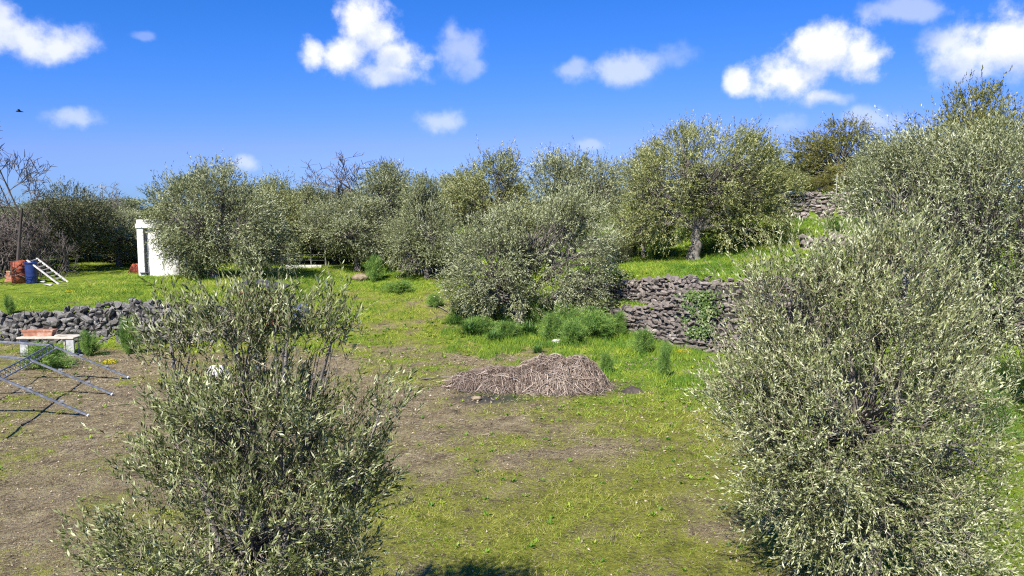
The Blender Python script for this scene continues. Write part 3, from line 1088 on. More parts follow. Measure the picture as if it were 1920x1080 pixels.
by_pixels("evergreen_tree", "dark evergreen on the upper terrace behind the tall right olive", "tree", GE, 1660, 48, 150, 275, .3)
by_pixels("brown_shrub", "low yellowish brown shrub on top of the tall upper wall, right of centre", "shrub", GD, 1545, 42, 80, 318, 1)
by_pixels("brown_shrub", "low yellowish brown shrub at the left end of the tall upper wall", "shrub", GD, 1505, 42.5, 60, 328, 2)

# far pine and small conifer
pine = olive_meshes(41, [(0, 0, 6.2, 1.5, 1.5, .8), (-.8, 0, 5.7, .9, .9, .5), (.9, .2, 5.8, .9, .9, .5)], 5, .16, 90, 9, 10, leaf=(.22, .04), shoot=.4, clump_r=.3, up=.3, mat="pine_leaf", tone=(.5, .25), inner=.3)
by_pixels("pine_tree", "distant dark pine showing above the lawn olive", "pine tree", pine, 356, 66, 78 * 6 / 4.6, 322, 0, None, 6.0, 7.0)
con = olive_meshes(42, [(0, 0, 3.4, .5, .5, 1.6), (0, 0, 2.2, .9, .9, 1.2)], 2, .12, 60, 9, 10, leaf=(.2, .04), shoot=.3, clump_r=.22, up=.5, mat="pine_leaf", tone=(.4, .25), inner=.2)
by_pixels("conifer", "tiny pointed dark conifer on the skyline", "conifer", con, 503, 66, 44, 328, 0, None, 2.2, 5.2)

# ------------------------------------------------------------------ bare trees


def bare_mesh(seed, height_, spread=.75, levels=5, trunk_r=.09, lean=(0, 0), fan=3, twig_r=.006, name="branches", start=None):
    rng = np.random.default_rng(seed)
    g = Geo()
    cur_p = np.array([[0, 0, -.1]]) if start is None else np.asarray(start, float)
    cur_d = unit(np.tile(np.array([[lean[0], lean[1], 1.0]]), (len(cur_p), 1)) + (0 if start is None else rng.normal(0, .5, (len(cur_p), 3))))
    cur_r = np.full(len(cur_p), trunk_r)
    L = height_ * .33
    for lv in range(levels):
        n = len(cur_p)
        ln = L * rng.uniform(.7, 1.25, n)
        mid = cur_p + cur_d * (ln * .5)[:, None] + rng.normal(0, .1, (n, 3)) * ln[:, None]
        end = cur_p + cur_d * ln[:, None]
        r1 = np.maximum(cur_r * .55, twig_r * .6)
        tubes(g, bez(cur_p, mid, end, 5), cur_r[:, None] + (r1 - cur_r)[:, None] * np.linspace(0, 1, 5)[None], 7 if lv == 0 else (5 if lv < 2 else 3),
              np.clip(rng.normal(.45 if lv > 1 else .12, .2 if lv > 1 else .03, n), 0, 1))
        if lv == levels - 1:
            break
        k = fan + (1 if lv > 1 else 0)
        par = np.repeat(np.arange(n), k)
        t = np.clip(rng.uniform(.35, 1.05, n * k), 0, 1)[:, None]
        p = cur_p[par] * (1 - t) ** 2 + 2 * mid[par] * t * (1 - t) + end[par] * t * t
        d = unit(cur_d[par] + rng.normal(0, spread, (n * k, 3)) + np.array([0, 0, .18]))
        cur_p, cur_d = p, d
        cur_r = np.maximum(r1[par] * rng.uniform(.6, .95, n * k), twig_r)
        L *= .64
    return g.mesh(name, "bare_twig")


def bare_tree(name, label, me, px, d, rot, toppy, wide=1.0, cat="bare tree", group=None):
    x = (px - 960) / FPX * d
    z = float(height(x, d))
    co = np.empty(len(me.vertices) * 3, np.float32)
    me.vertices.foreach_get("co", co)
    k = (at(px, toppy, d)[2] - z) / co[2::3].max()
    o = link(name, me, None, (x, d, z), (0, 0, rot), (k * wide, k * wide, k))
    return tag(o, label, cat, group)


BT = bare_mesh(57, 5.9, .72, 6, .055, (.12, 0), 3, .008)
bare_tree("bare_tree", "leafless tree with crooked dark branches at the left edge", BT, 26, 33.5, .8, 232)
BT2 = bare_mesh(52, 3.6, .8, 6, .06, (0, 0), 3, .0045)
DB = "distant bare trees"
bare_tree("bare_tree", "distant leafless tree on the skyline left of the cistern", BT2, 235, 52, 0, 338, 1.1, group=DB)
bare_tree("bare_tree", "distant leafless treetop above the high olive left of centre", BT2, 712, 55, 1, 282, 1.7, group=DB)
bare_tree("bare_tree", "distant leafless treetop in the skyline dip left of the high olive", BT2, 640, 56, 2.2, 305, 1.3, group=DB)
bare_tree("bare_tree", "leafless treetop poking out of the high centre olive", BT2, 940, 47, 3.1, 272, .7, group=DB)
bare_tree("bare_tree", "distant leafless tree on the skyline just left of the pine", BT2, 285, 56, 4.0, 345, 1.0, group=DB)
rs = np.random.default_rng(6)
starts = np.column_stack([rs.uniform(-2.2, 2.2, 28), rs.uniform(-1, 1, 28), np.zeros(28)])
SCR = bare_mesh(53, 3.1, .75, 4, .035, (.1, 0), 4, .008, start=starts)
bare_tree("bare_scrub", "tangle of purplish leafless scrub behind the rusty drum", SCR, 22, 35.5, 0, 395, .72, cat="bare shrub")
bare_tree("bare_scrub", "leafless scrub thicket at the far left behind the first tangle", SCR, -20, 37, 2.0, 350, cat="bare shrub")

# ------------------------------------------------------------------ feathery fennel and tall grass


def fennel_mesh(seed, R=.7, H=.8, n=130, per=75):
    rng = np.random.default_rng(seed)
    g = Geo()
    a = rng.uniform(0, 6.283, n)
    rr = R * rng.random(n) ** .55 * (.65 + .55 * np.sin(a * 2 + seed) * np.sin(a * 3 + seed * 2))
    rr = np.abs(rr) + .05
    end = np.column_stack([np.cos(a) * rr, np.sin(a) * rr, H * (1 - .55 * (rr / R) ** 2) * rng.uniform(.3, 1.2, n)])
    p0 = np.column_stack([np.cos(a) * rr * .2, np.sin(a) * rr * .2, np.zeros(n) - .05])
    mid = np.column_stack([end[:, 0] * .45, end[:, 1] * .45, end[:, 2] * .85])
    tubes(g, bez(p0, mid, end, 4), np.linspace(.010, .004, 4)[None].repeat(n, 0), 3, .7)
    M = n * per
    k = np.repeat(np.arange(n), per)
    t = rng.uniform(.35, 1.0, M)[:, None]
    p = p0[k] * (1 - t) ** 2 + 2 * mid[k] * t * (1 - t) + end[k] * t * t + rng.normal(0, .035, (M, 3))
    tang = unit(end[k] - mid[k])
    d = unit(tang * .5 + rng.normal(0, .65, (M, 3)) + [0, 0, .2])
    side = unit(np.cross(d, rng.normal(0, 1, (M, 3))))
    tn = np.clip(.68 + rng.normal(0, .24, n)[k] + rng.normal(0, .15, M), 0, 1)
    leaves(g, p, d, side, rng.uniform(.06, .17, M), rng.uniform(.006, .012, M), tn)
    return g.mesh("fennel", "fennel_leaf")


FEN = [fennel_mesh(61), fennel_mesh(62, .75, .7), fennel_mesh(63, .6, .95)]


def fennel(label, px, py, wpx, hpx, k, dz=0.0):
    p = ground_hit(px, py)
    o = link("fennel_plant", FEN[k], None, (p[0], p[1], p[2] + dz), (0, 0, px * .37), (wpx / FPX * p[1] / 1.4,) * 2 + (hpx / FPX * p[1] / .8,))
    return tag(o, label, "fennel", "wild fennel plants")


fennel("feathery fennel clump right of the white table, in front of the lava wall", 166, 668, 52, 44, 0)
fennel("feathery fennel with tall top, left of the shoots of the young olive", 240, 664, 62, 52, 2)
fennel("fennel clump under and around the white table", 82, 690, 110, 48, 1)
fennel("small fennel sprig behind the terracotta trough", 20, 640, 30, 26, 2)
fennel("blue green fennel bush beside the tan boulder", 704, 526, 52, 42, 0)
fennel("largest dark fennel bush at the foot of the retaining wall", 1112, 632, 118, 54, 1)
fennel("bright fennel bush left of the largest one", 1035, 640, 70, 50, 0)
fennel("fennel under the bushy centre olive, at its right stems", 1000, 612, 60, 42, 2)
fennel("light green fennel in the open grass below the retaining wall", 1206, 664, 66, 44, 0)
fennel("leafy fennel tuft at the low right end of the retaining wall", 1248, 668, 36, 30, 1)
fennel("fennel on the terrace left of the thick trunk, far one", 1182, 470, 44, 30, 1)
fennel("fennel on the terrace nearest to the thick trunk", 1232, 486, 46, 34, 2)
fennel("thin fennel sprig in the grass right of the brush pile", 1246, 708, 44, 46, 2)
fennel("dark green fennel at the foot of the tall right olive", 1862, 820, 90, 90, 0)
fennel("fennel tuft at the back edge of the brush pile", 1136, 700, 44, 36, 0)
fennel("bright fennel in front of the largest bush, towards the pile", 1075, 648, 80, 36, 2)
fennel("fennel fringe at the left end of the largest bush, by the tree", 1062, 618, 80, 50, 1)
fennel("fennel at the right end of the largest bush, under the black pipe", 1158, 628, 60, 40, 0)
fennel("low fennel fringe under the left branches of the bushy olive", 900, 622, 90, 30, 1)
fennel("low fennel fringe below the dark centre stems", 950, 634, 80, 30, 0)
fennel("fennel left of the bushy olive near the crooked stick", 862, 596, 60, 34, 2)
fennel("fennel on the upper slope below the tall upper wall", 1562, 432, 54, 26, 1)
fennel("low fennel under the slender olive's pale trunk", 815, 575, 46, 26, 1)
fennel("low bright fennel right of the tan boulder", 750, 548, 70, 22, 1)


def tuft_mesh(seed, n=260, H=.55, R=.3):
    rng = np.random.default_rng(seed)
    g = Geo()
    a = rng.uniform(0, 6.283, n)
    r0 = rng.random(n) * R * .4
    lean_ = rng.uniform(.15, 1.0, n)
    h = H * rng.uniform(.5, 1.05, n)
    p0 = np.column_stack([np.cos(a) * r0, np.sin(a) * r0, np.zeros(n) - .03])
    dirr = np.column_stack([np.cos(a), np.sin(a), np.zeros(n)])
    mid = p0 + dirr * (lean_ * R * .5)[:, None] + np.array([0, 0, 1.]) * h[:, None] * .75
    end = p0 + dirr * (lean_ * R * 1.9)[:, None] + np.array([0, 0, 1.]) * (h * (1.05 - .6 * lean_))[:, None]
    c = bez(p0, mid, end, 5)
    side = np.column_stack([-np.sin(a), np.cos(a), np.zeros(n)])[:, None, :]
    w = (np.array([.8, 1, .85, .55, .06])[None, :, None] * .011)
    V = np.stack([c - side * w, c + side * w], 2)
    idx_ = np.arange(n * 10).reshape(n, 5, 2)
    F = np.stack([idx_[:, :-1, 0], idx_[:, :-1, 1], idx_[:, 1:, 1], idx_[:, 1:, 0]], -1).reshape(-1, 4)
    g.add(V.reshape(-1, 3), F, np.repeat(np.clip(rng.normal(.35, .2, n), 0, 1), 4))
    return g.mesh("grass_tuft", "fennel_leaf")


TUF = [tuft_mesh(71), tuft_mesh(72, 220, .5, .35)]
for k, (px, py, s, lab) in enumerate([(880, 628, 1.25, "spiky grass tuft under the left edge of the bushy centre olive"), (990, 628, 1.3, "spiky grass tuft between the centre stems and the bright fennel"),
                                      (925, 640, .9, "low grass tuft in front of the centre olive's dark stems"), (855, 608, 1.0, "grass tuft left of the bushy olive by the slender trunk"),
                                      (1008, 662, .6, "small dark weed tuft just behind the brush pile"), (945, 612, 1.1, "grass tuft right against the dark centre stems")]):
    p = ground_hit(px, py)
    tag(link("grass_tuft", TUF[k % 2], None, p, (0, 0, k), (s, s, s)), lab, "grass tuft", "tall grass tufts by the centre olive")

# ------------------------------------------------------------------ field grass and straw
rng = np.random.default_rng(81)


def scatter(n, x0, x1, y0, y1, power=1.0):
    x = rng.uniform(x0, x1, n)
    y = y0 + (y1 - y0) * rng.random(n) ** power
    ok = np.abs(x) < y * .68 + .6
    return x[ok], y[ok]


def blades(geo, x, y, hmin, hmax, w, tone, lean=.5):
    n = len(x)
    z = surf_z(x, y)
    a = rng.uniform(0, 6.283, n)
    h = rng.uniform(hmin, hmax, n)
    le = rng.uniform(.1, lean, n) * h
    p = np.column_stack([x, y, z - .01])
    tip = p + np.column_stack([np.cos(a) * le, np.sin(a) * le, h])
    b = rng.uniform(0, 6.283, n)
    s = np.column_stack([np.cos(b), np.sin(b), 0 * b]) * (w * rng.uniform(.6, 1.2, n))[:, None]
    V = np.stack([p - s, p + s, tip], 1)
    geo.add(V.reshape(-1, 3), np.arange(n * 3).reshape(-1, 3), tone)


gr = Geo()
for n, y0, y1, hm, hx, w, keep in ((290000, 8.2, 16, .015, .085, .0045, 1.0), (230000, 15, 26, .02, .11, .008, 1.0), (190000, 24, 42, .04, .17, .013, 1.0)):
    x, y = scatter(n, -18, 18, y0, y1, .8)
    g_, lu = green_mask(x, y)
    fine = fbm(x * 3.1, y * 3.1, 33, 3)
    clump = fbm(x * 9, y * 9, 34, 2)
    pr = np.clip((g_ + (fine - .5) * 1.6 + (clump - .5) * 1.2 - .5) * 2.0, 0, 1) * (.35 + .65 * np.maximum(lu, smooth(.6, .9, g_)))
    s = rng.random(len(x)) < pr * (1 - ash_mask(x, y))
    x, y, lu, fine = x[s], y[s], lu[s], fine[s]
    patch = fbm(x * .9 + 50, y * .9, 36, 3)
    tn = np.clip(.66 - .26 * lu + (fine - .5) * .5 + (patch - .5) * 1.2 + rng.normal(0, .14, len(x)), 0, 1)
    hs = (1 + .9 * lu)
    z = surf_z(x, y)
    gr_n = len(x)
    blades(gr, x, y, hm, hx, w, tn, 2.2)
# taller growth along the foot of the walls and the bushy olive
x, y = rng.uniform(-2.5, 6.2, 60000), rng.uniform(19.5, 30, 60000)
ok_ = (y < np.interp(x, LX, LY) - .45) & (fbm(x * 1.3, y * 1.3, 61, 3) + .35 * smooth(22, 27, y) - .25 * np.exp(-((x + 3) / 2) ** 2) > .62)
x, y = x[ok_][:22000], y[ok_][:22000]
blades(gr, x, y, .08, .26, .011, np.clip(.3 + (fbm(x * 2, y * 2, 62, 2) - .5) * .9 + rng.normal(0, .12, len(x)), 0, 1), .9)
# low broad-leaved rosettes break up the turf
x, y = scatter(4200, -14, 14, 8.2, 30, .75)
g_, lu = green_mask(x, y)
ss_ = rng.random(len(x)) < np.clip(g_ * 1.1 - .1, .05, .8)
x, y = x[ss_], y[ss_]
m = len(x)
z = surf_z(x, y)
k = np.repeat(np.arange(m), 9)
a = rng.uniform(0, 6.283, len(k))
el = rng.uniform(.15, .9, len(k))
sz = (rng.uniform(.03, .085, m) * (1 + .03 * (y - 9)))[k]
d = np.column_stack([np.cos(a) * np.cos(el), np.sin(a) * np.cos(el), np.sin(el)])
side = np.column_stack([-np.sin(a), np.cos(a), rng.normal(0, .2, len(k))])
rt_ = rng.uniform(.0, .75, m)
leaves(gr, np.column_stack([x, y, z])[k] + rng.normal(0, .008, (len(k), 3)), d, unit(side), sz, sz * .38, np.clip(rt_[k] + rng.normal(0, .1, len(k)), 0, 1))
grass = link("field_grass", gr.mesh("field_grass", "grass_blade"))
grass["kind"] = "stuff"
grass["label"] = "short yellow green grass and moss over the field and lawns"

st = Geo()
for n, y0, y1, lm, lx, w in ((130000, 8.2, 15, .02, .09, .0024), (80000, 14, 25, .04, .16, .004)):
    x, y = scatter(n, -14, 12, y0, y1, .8)
    g_, lu = green_mask(x, y)
    fine = fbm(x * 2.3, y * 2.3, 53, 3)
    s = rng.random(len(x)) < np.clip(1.05 - .8 * g_ - .8 * lu + (fine - .5) * 1.2, .03, 1) * (1 - .85 * ash_mask(x, y))
    x, y, fine = x[s], y[s], fine[s]
    n = len(x)
    z = surf_z(x, y) + rng.uniform(.002, .02, n)
    a = rng.normal(.25, .75, n) + np.where(rng.random(n) < .3, 1.2, 0)
    L = rng.uniform(lm, lx, n)
    d = np.column_stack([np.cos(a), np.sin(a), rng.normal(.04, .12, n)])
    side = np.column_stack([-np.sin(a), np.cos(a), rng.uniform(-.5, .5, n)])
    tn = np.clip(.45 + (fine - .5) * .5 + rng.normal(0, .22, n), 0, 1)
    leaves(st, np.column_stack([x, y, z]), unit(d), unit(side), L, w * 2.2, tn)
# clods, chips and curled dead leaves
x, y = scatter(14000, -13, 11, 8.2, 24, .75)
n = len(x)
z = surf_z(x, y) + .008
r = rng.uniform(.006, .022, n) * (1 + .03 * (y - 9))
dirs = np.array([[1, 0, 0], [-.5, .87, 0], [-.5, -.87, 0], [0, 0, 1.]])
V = np.column_stack([x, y, z])[:, None, :] + (dirs[None] + rng.normal(0, .3, (n, 4, 3))) * r[:, None, None]
F = (np.arange(n)[:, None, None] * 4 + np.array([[[0, 1, 3], [1, 2, 3], [2, 0, 3]]])).reshape(-1, 3)
st.add(V.reshape(-1, 3), F, np.repeat(np.clip(rng.normal(.35, .3, n), 0, 1), 3))
straw = link("dry_straw", st.mesh("dry_straw", "straw"))
straw["kind"] = "stuff"
straw["label"] = "dry straw and twig litter strewn over the bare ground"

# ------------------------------------------------------------------ brush pile
rp = np.random.default_rng(91)
pr_ = thing("brush_pile", "pinkish brown heap of cut dry branches in the middle of the field", "brush pile", PILE)
dome_c = [(at(1045, 700, PILE[1] + .9)[0] - PILE[0], .85, 1.08, 1.0, .54), (at(955, 712, PILE[1] + .9)[0] - PILE[0], .75, 1.5, .78, .33), (at(1100, 715, PILE[1] + .9)[0] - PILE[0], .7, .5, .7, .40)]


def dome_h(x, y):
    h = 0 * x
    for cx, cy_, rx, ry, hh in dome_c:
        q = ((x - cx) / rx) ** 2 + ((y - cy_) / ry) ** 2
        h = h + (hh * np.clip(1 - q, 0, 1) ** .6) ** 2
    return np.sqrt(h) * (.70 + .5 * fbm(x * 2.3 + 3, y * 2.3, 14, 3))


bx_, by_ = np.meshgrid(np.linspace(-3, 2, 70), np.linspace(-.6, 2.2, 40))
bz_ = dome_h(bx_, by_) * .80 * (.85 + .3 * fbm(bx_ * 4, by_ * 4, 4)) - .06
g = Geo()
ii = np.arange(bx_.size).reshape(bx_.shape)
fq = np.stack([ii[:-1, :-1], ii[:-1, 1:], ii[1:, 1:], ii[1:, :-1]], -1).reshape(-1, 4)
keep = bz_.ravel()[fq].max(1) > -.05
g.add(np.stack([bx_, by_, bz_], -1), fq[keep])
link("litter_mound", g.mesh("litter_mound", "dirt", True, tone=False), pr_)
n = 6200
x = rp.uniform(-3, 2, n * 3)
y = rp.uniform(-.4, 1.9, n * 3)
hh = dome_h(x, y)
s = hh > .02
x, y, hh = x[s][:n], y[s][:n], hh[s][:n]
n = len(x)
e = .05
gxn, gyn = (dome_h(x + e, y) - dome_h(x - e, y)) / (2 * e), (dome_h(x, y + e) - dome_h(x, y - e)) / (2 * e)
nrm = unit(np.column_stack([-np.clip(gxn, -2, 2), -np.clip(gyn, -2, 2), np.ones(n)]))
p = np.column_stack([x, y, hh * rp.uniform(.8, 1.0, n) + rp.uniform(0, .04, n)])
# twigs hang down the slopes, with a share lying crosswise
down = unit(np.column_stack([-gxn, -gyn, -(gxn ** 2 + gyn ** 2)]) + rp.normal(0, .01, (n, 3)))
dd = unit(down + rp.normal(0, .8, (n, 3)))
cross = rp.random(n) < .25
dd[cross] = unit(np.cross(nrm[cross], dd[cross]) + rp.normal(0, .3, (cross.sum(), 3)))
L = np.where(rp.random(n) < .3, rp.uniform(.6, 1.3, n), rp.uniform(.2, .6, n))
tt = np.linspace(-.5, .5, 5)
curve = rp.normal(0, .7, (n, 1)) * tt[None] ** 2
sd_ = np.cross(dd, nrm)
pp_ = p[:, None, :] + dd[:, None, :] * (L[:, None] * tt[None])[..., None] + sd_[:, None, :] * (L[:, None] * curve)[..., None]
lift = rp.random(n)[:, None] ** 2 * .22 + .0
zz_ = dome_h(pp_[..., 0], pp_[..., 1]) + lift * (1 - 2.2 * tt[None] ** 2) + rp.normal(0, .012, (n, 5))
pp_[..., 2] = np.maximum(zz_, .01)
tw = Geo()
tubes(tw, pp_, np.array([1, 1, .85, .6, .3])[None] * rp.uniform(.003, .0075, (n, 1)) * np.where(rp.random((n, 1)) < .08, 2.6, 1), 3, np.clip(rp.normal(.5, .28, n) + .5 * (fbm(x * 2.5, y * 2.5, 7) - .5), 0, 1))
to = link("twigs", tw.mesh("twigs", "brush_twig"), pr_)
to["kind"] = "stuff"
g = Geo()
c = np.array([at(1073, 735, PILE[1] + .1)[0] - PILE[0], .0, .03])
for dx, dy, dz, r in ((-.75, .1, .55, .022), (-.15, .15, .75, .02), (.1, .1, .45, .016), (-.5, .2, .3, .014)):
    tubes(g, bez(c, c + np.array([dx, dy, dz]) * .45 + [0, 0, .06], c + [dx, dy, dz], 6)[0], np.linspace(r, r * .4, 6), 5)
tubes(g, np.array([c + [0, 0, -.08], c + [.01, 0, .1], c + [.0, .02, .22]]), np.array([.045, .04, .03]), 7, cap=True)
link("cut_branch", g.mesh("cut_branch", "bark", True, tone=False), pr_)

# bare earth mound and sticks beside the pile
md = ground_hit(1186, 735)
g = Geo()
uu, vv = np.meshgrid(np.linspace(-1, 1, 14), np.linspace(-1, 1, 14))
zz = .13 * np.clip(1 - uu ** 2 - vv ** 2, -.2, 1) * (.6 + .9 * fbm(uu * 3 + 5, vv * 3, 2))
ii = np.arange(196).reshape(14, 14)
g.add(np.stack([uu * .3, vv * .3, zz], -1), np.stack([ii[:-1, :-1], ii[:-1, 1:], ii[1:, 1:], ii[1:, :-1]], -1).reshape(-1, 4))
tag(link("dirt_mound", g.mesh("dirt_mound", "dirt", True, tone=False), None, md - [0, 0, .01]), "small dark mole hill of earth right of the brush pile", "dirt mound")


def stick(label, a, b, r, mat="bark", lift=.03, arch=.05):
    A, B = ground_hit(*a), ground_hit(*b)
    g = Geo()
    pts = bez(A + [0, 0, lift], (A + B) / 2 + [0, .1, lift + arch], B + [0, 0, lift], 7)[0] - A
    tubes(g, pts, np.linspace(r, r * .5, 7), 6, cap=True)
    return tag(link("stick", g.mesh("stick", mat, True, tone=False), None, A), label, "stick")


stick("thin dry stick lying left of the brush pile", (788, 714), (862, 710), .02)
stick("crooked stick in the grass near the slender olive", (818, 574), (845, 590), .03)
stick("stick lying in front of the pile over the ash patch", (850, 738), (950, 726), .014)

# ------------------------------------------------------------------ metal frame at lower left
FW, FH = .042, .062
fr = thing("greenhouse_frame", "galvanised steel tunnel frame lying on the bare ground at lower left", "metal frame", (-11.7, 19, 0))
fo = np.array([-11.7, 19, 0])
ends_px = [(240, 710), (210, 742), (165, 782)]
bend_px = [(100, 648), (45, 668), None]
E = [ground_hit(*e) for e in ends_px]
axis_d = unit(E[2] - E[0])
acr = np.array([-axis_d[1], axis_d[0], 0]) * (1 if axis_d[1] * -1 < 0 else 1)
if acr[0] > 0:
    acr = -acr
bends, tops = [], []
for k, e in enumerate(E):
    bnd = e + acr * 1.76
    bnd[2] = .98
    top = e + acr * 3.1
    top[2] = 1.14
    far_b = e + acr * 4.45
    far_b[2] = .98
    far_e = e + acr * 6.2
    far_e[2] = float(height(far_e[0], far_e[1]))
    e2 = e + [0, 0, .04]
    rf = bar("rafter", e2 - fo, bnd - fo, FW, FH, "galvanised", fr)
    link("end_cap", box_mesh("end_cap", .05, .07, .03, "steel_cap", .004), rf, (0, 0, -(Vector(bnd) - Vector(e2)).length / 2))
    bar("top_bar", bnd - fo, top - fo, .05, .07, "galvanised", fr)
    bar("top_bar", top - fo, far_b - fo, .05, .07, "galvanised", fr)
    bar("rafter", far_b - fo, far_e - fo, FW, FH, "galvanised", fr)
    bends.append(bnd)
    tops.append(top)
# lattice purlins between the frames
b_end = bends[2] + axis_d * 2.2


def lattice(A, B, name="lattice_beam"):
    A, B = np.array(A), np.array(B)
    g = Geo()
    lo = np.array([0, 0, -.13]) - acr * .1
    tubes(g, np.array([A, B]), np.array([.018, .018]), 6, cap=True)
    tubes(g, np.array([A + lo, B + lo]), np.array([.018, .018]), 6, cap=True)
    m = max(4, int(np.linalg.norm(B - A) / .14))
    for k in range(m):
        p = A + (B - A) * k / m + (lo if k % 2 else 0)
        q = A + (B - A) * (k + 1) / m + (0 if k % 2 else lo)
        tubes(g, np.array([p, q]), np.array([.008, .008]), 4)
    link(name, g.mesh(name, "galvanised", tone=False), fr, -fo)


lattice(bends[0] + [0, 0, .04], bends[1] + [0, 0, .04])
lattice(bends[1] + [0, 0, .04], b_end + [0, 0, .04])
bar("purlin", tops[0] + [0, 0, .06] - fo, tops[2] + [0, 0, .06] - fo, .03, .03, "galvanised", fr)
for t_ in (.28, .62):
    for k in range(3):
        q = E[k] * (1 - t_) + bends[k] * t_
        q[2] = (E[k][2] + .04) * (1 - t_) + bends[k][2] * t_ + .06
        link("bracket", box_mesh("bracket", .09, .05, .05, "galvanised", .006), fr, q - fo, (0, 0, .3))

# ------------------------------------------------------------------ table with terracotta trough
tb = ground_hit(138, 668)
tr_ = thing("garden_table", "white board table standing in front of the lava wall at left", "table", tb)
kk = tb[1] / FPX
zt = at(140, 634, tb[1])[2] - tb[2]
link("table_top", box_mesh("table_top", 1.75, .62, .05, "pale_board", .008), tr_, (-.82, .25, zt))
link("leg", box_mesh("leg", .24, .06, zt - .03, "grey_board", .006), tr_, (-.08, .0, (zt - .03) / 2))
link("leg", box_mesh("leg", .05, .05, zt - .03, "pale_board", .006), tr_, (-.28, .05, (zt - .03) / 2))
link("leg", box_mesh("leg", .24, .06, zt - .03, "grey_board", .006), tr_, (-1.55, .1, (zt - .03) / 2))
link("leg", box_mesh("leg", .05, .05, zt - .03, "grey_board", .006), tr_, (-.1, .5, (zt - .03) / 2))


def trough_mesh(L, W, H, t=.03):
    bm = bmesh.new()

    def quad(pts):
        bm.faces.new([bm.verts.new(p) for p in pts])

    def ring(l, w, z):
        return [(-l / 2, -w / 2, z), (l / 2, -w / 2, z), (l / 2, w / 2, z), (-l / 2, w / 2, z)]
    rings = [ring(L * .9, W * .8, 0), ring(L * .97, W * .95, H * .8), ring(L * 1.03, W * 1.06, H * .8), ring(L * 1.03, W * 1.06, H), ring(L - 2 * t, W - 2 * t, H), ring(L * .9 - 2 * t, W * .8 - 2 * t, t)]
    for a, b in zip(rings[:-1], rings[1:]):
        for k in range(4):
            quad([a[k], a[(k + 1) % 4], b[(k + 1) % 4], b[k]])
    quad(rings[0])
    quad(rings[-1])
    bmesh.ops.remove_doubles(bm, verts=bm.verts[:], dist=1e-5)
    return bm_mesh("trough", bm, "terracotta")


tag(link("terracotta_trough", trough_mesh(.92, .3, .19), None, tb + [-1.18, .3, zt + .027], (0, 0, .05)), "long terracotta planter trough on the white table", "planter")
tag(link("roof_tile_piece", hull_mesh("roof_tile_piece", 7, "pale_board", 14, (.55, .3, .07)), None, tb + [-.45, .28, zt + .05], (0, 0, .2)), "flat pale board scrap on the right half of the white table", "board scrap")

# ------------------------------------------------------------------ yellow flowers


def flower_mesh(seed, n=420):
    r = np.random.default_rng(seed)
    g = Geo()
    a, q = r.uniform(0, 6.283, n), r.random(n) ** .5
    p = np.column_stack([np.cos(a) * q, np.sin(a) * q * .7, .06 + .3 * (1 - q ** 2) * r.uniform(.3, 1, n)])
    d = unit(r.normal(0, 1, (n, 3)) + [0, -.2, .4])
    s = unit(np.cross(d, r.normal(0, 1, (n, 3))))
    leaves(g, p, d, s, .10, .07, np.where(r.random(n) < .62, r.uniform(.45, 1, n), r.uniform(0, .25, n)))
    m = 200
    a, q = r.uniform(0, 6.283, m), r.random(m) ** .5
    b = np.column_stack([np.cos(a) * q, np.sin(a) * q * .7, np.zeros(m) - .02])
    leaves(g, b, unit(np.column_stack([r.normal(0, .3, m), r.normal(0, .3, m), np.ones(m)])), unit(r.normal(0, 1, (m, 3)) * [1, 1, .1]), .22, .04, r.uniform(0, .2, m))
    return g.mesh("flower_patch", "yellow_flower")


FL = flower_mesh(101)
for px, py, w, lab in ((206, 681, 36, "patch of yellow flowers below the left fennel plants"), (1284, 664, 40, "yellow flower patch at the low end of the retaining wall"),
                       (1242, 716, 22, "tiny yellow flower clump beside the thin fennel sprig"), (130, 548, 20, "small yellow flower patch on the lawn near the ladder")):
    p = ground_hit(px, py)
    s = w / FPX * p[1] / 2
    tag(link("flower_patch", FL, None, p, (0, 0, px), (s, s, s * 1.3)), lab, "flowers", "yellow wild flowers")

# ------------------------------------------------------------------ barrels, ladder, cistern
pb = ground_hit(60, 531)
mb = pb[1] / FPX
r_, h_ = 10.5 * mb, 40 * mb
prof = [(.0, 0), (r_ * .9, 0), (r_ * .97, .03)]
for k in range(1, 14):
    z = h_ * k / 15
    prof += [(r_ * (1.0 if k % 2 else .965), z)]
prof += [(r_ * .96, h_ * .93), (r_ * 1.03, h_ * .935), (r_ * 1.03, h_ * .975), (r_ * .98, h_), (r_ * .9, h_ * .985), (0, h_ * .98)]
br = thing("blue_barrel", "dark blue ribbed plastic barrel between the rusty drum and the ladder", "barrel", pb)
link("drum_body", lathe_mesh("drum_body", prof, "blue_plastic", 28), br)
g = Geo()
tubes(g, np.array([[-r_ * .5, 0, h_], [-r_ * .2, 0, h_ + .05], [r_ * .2, 0, h_ + .05], [r_ * .5, 0, h_]]), np.full(4, .015), 5)
link("lid_grip", g.mesh("lid_grip", "dark_plastic", True, tone=False), br)

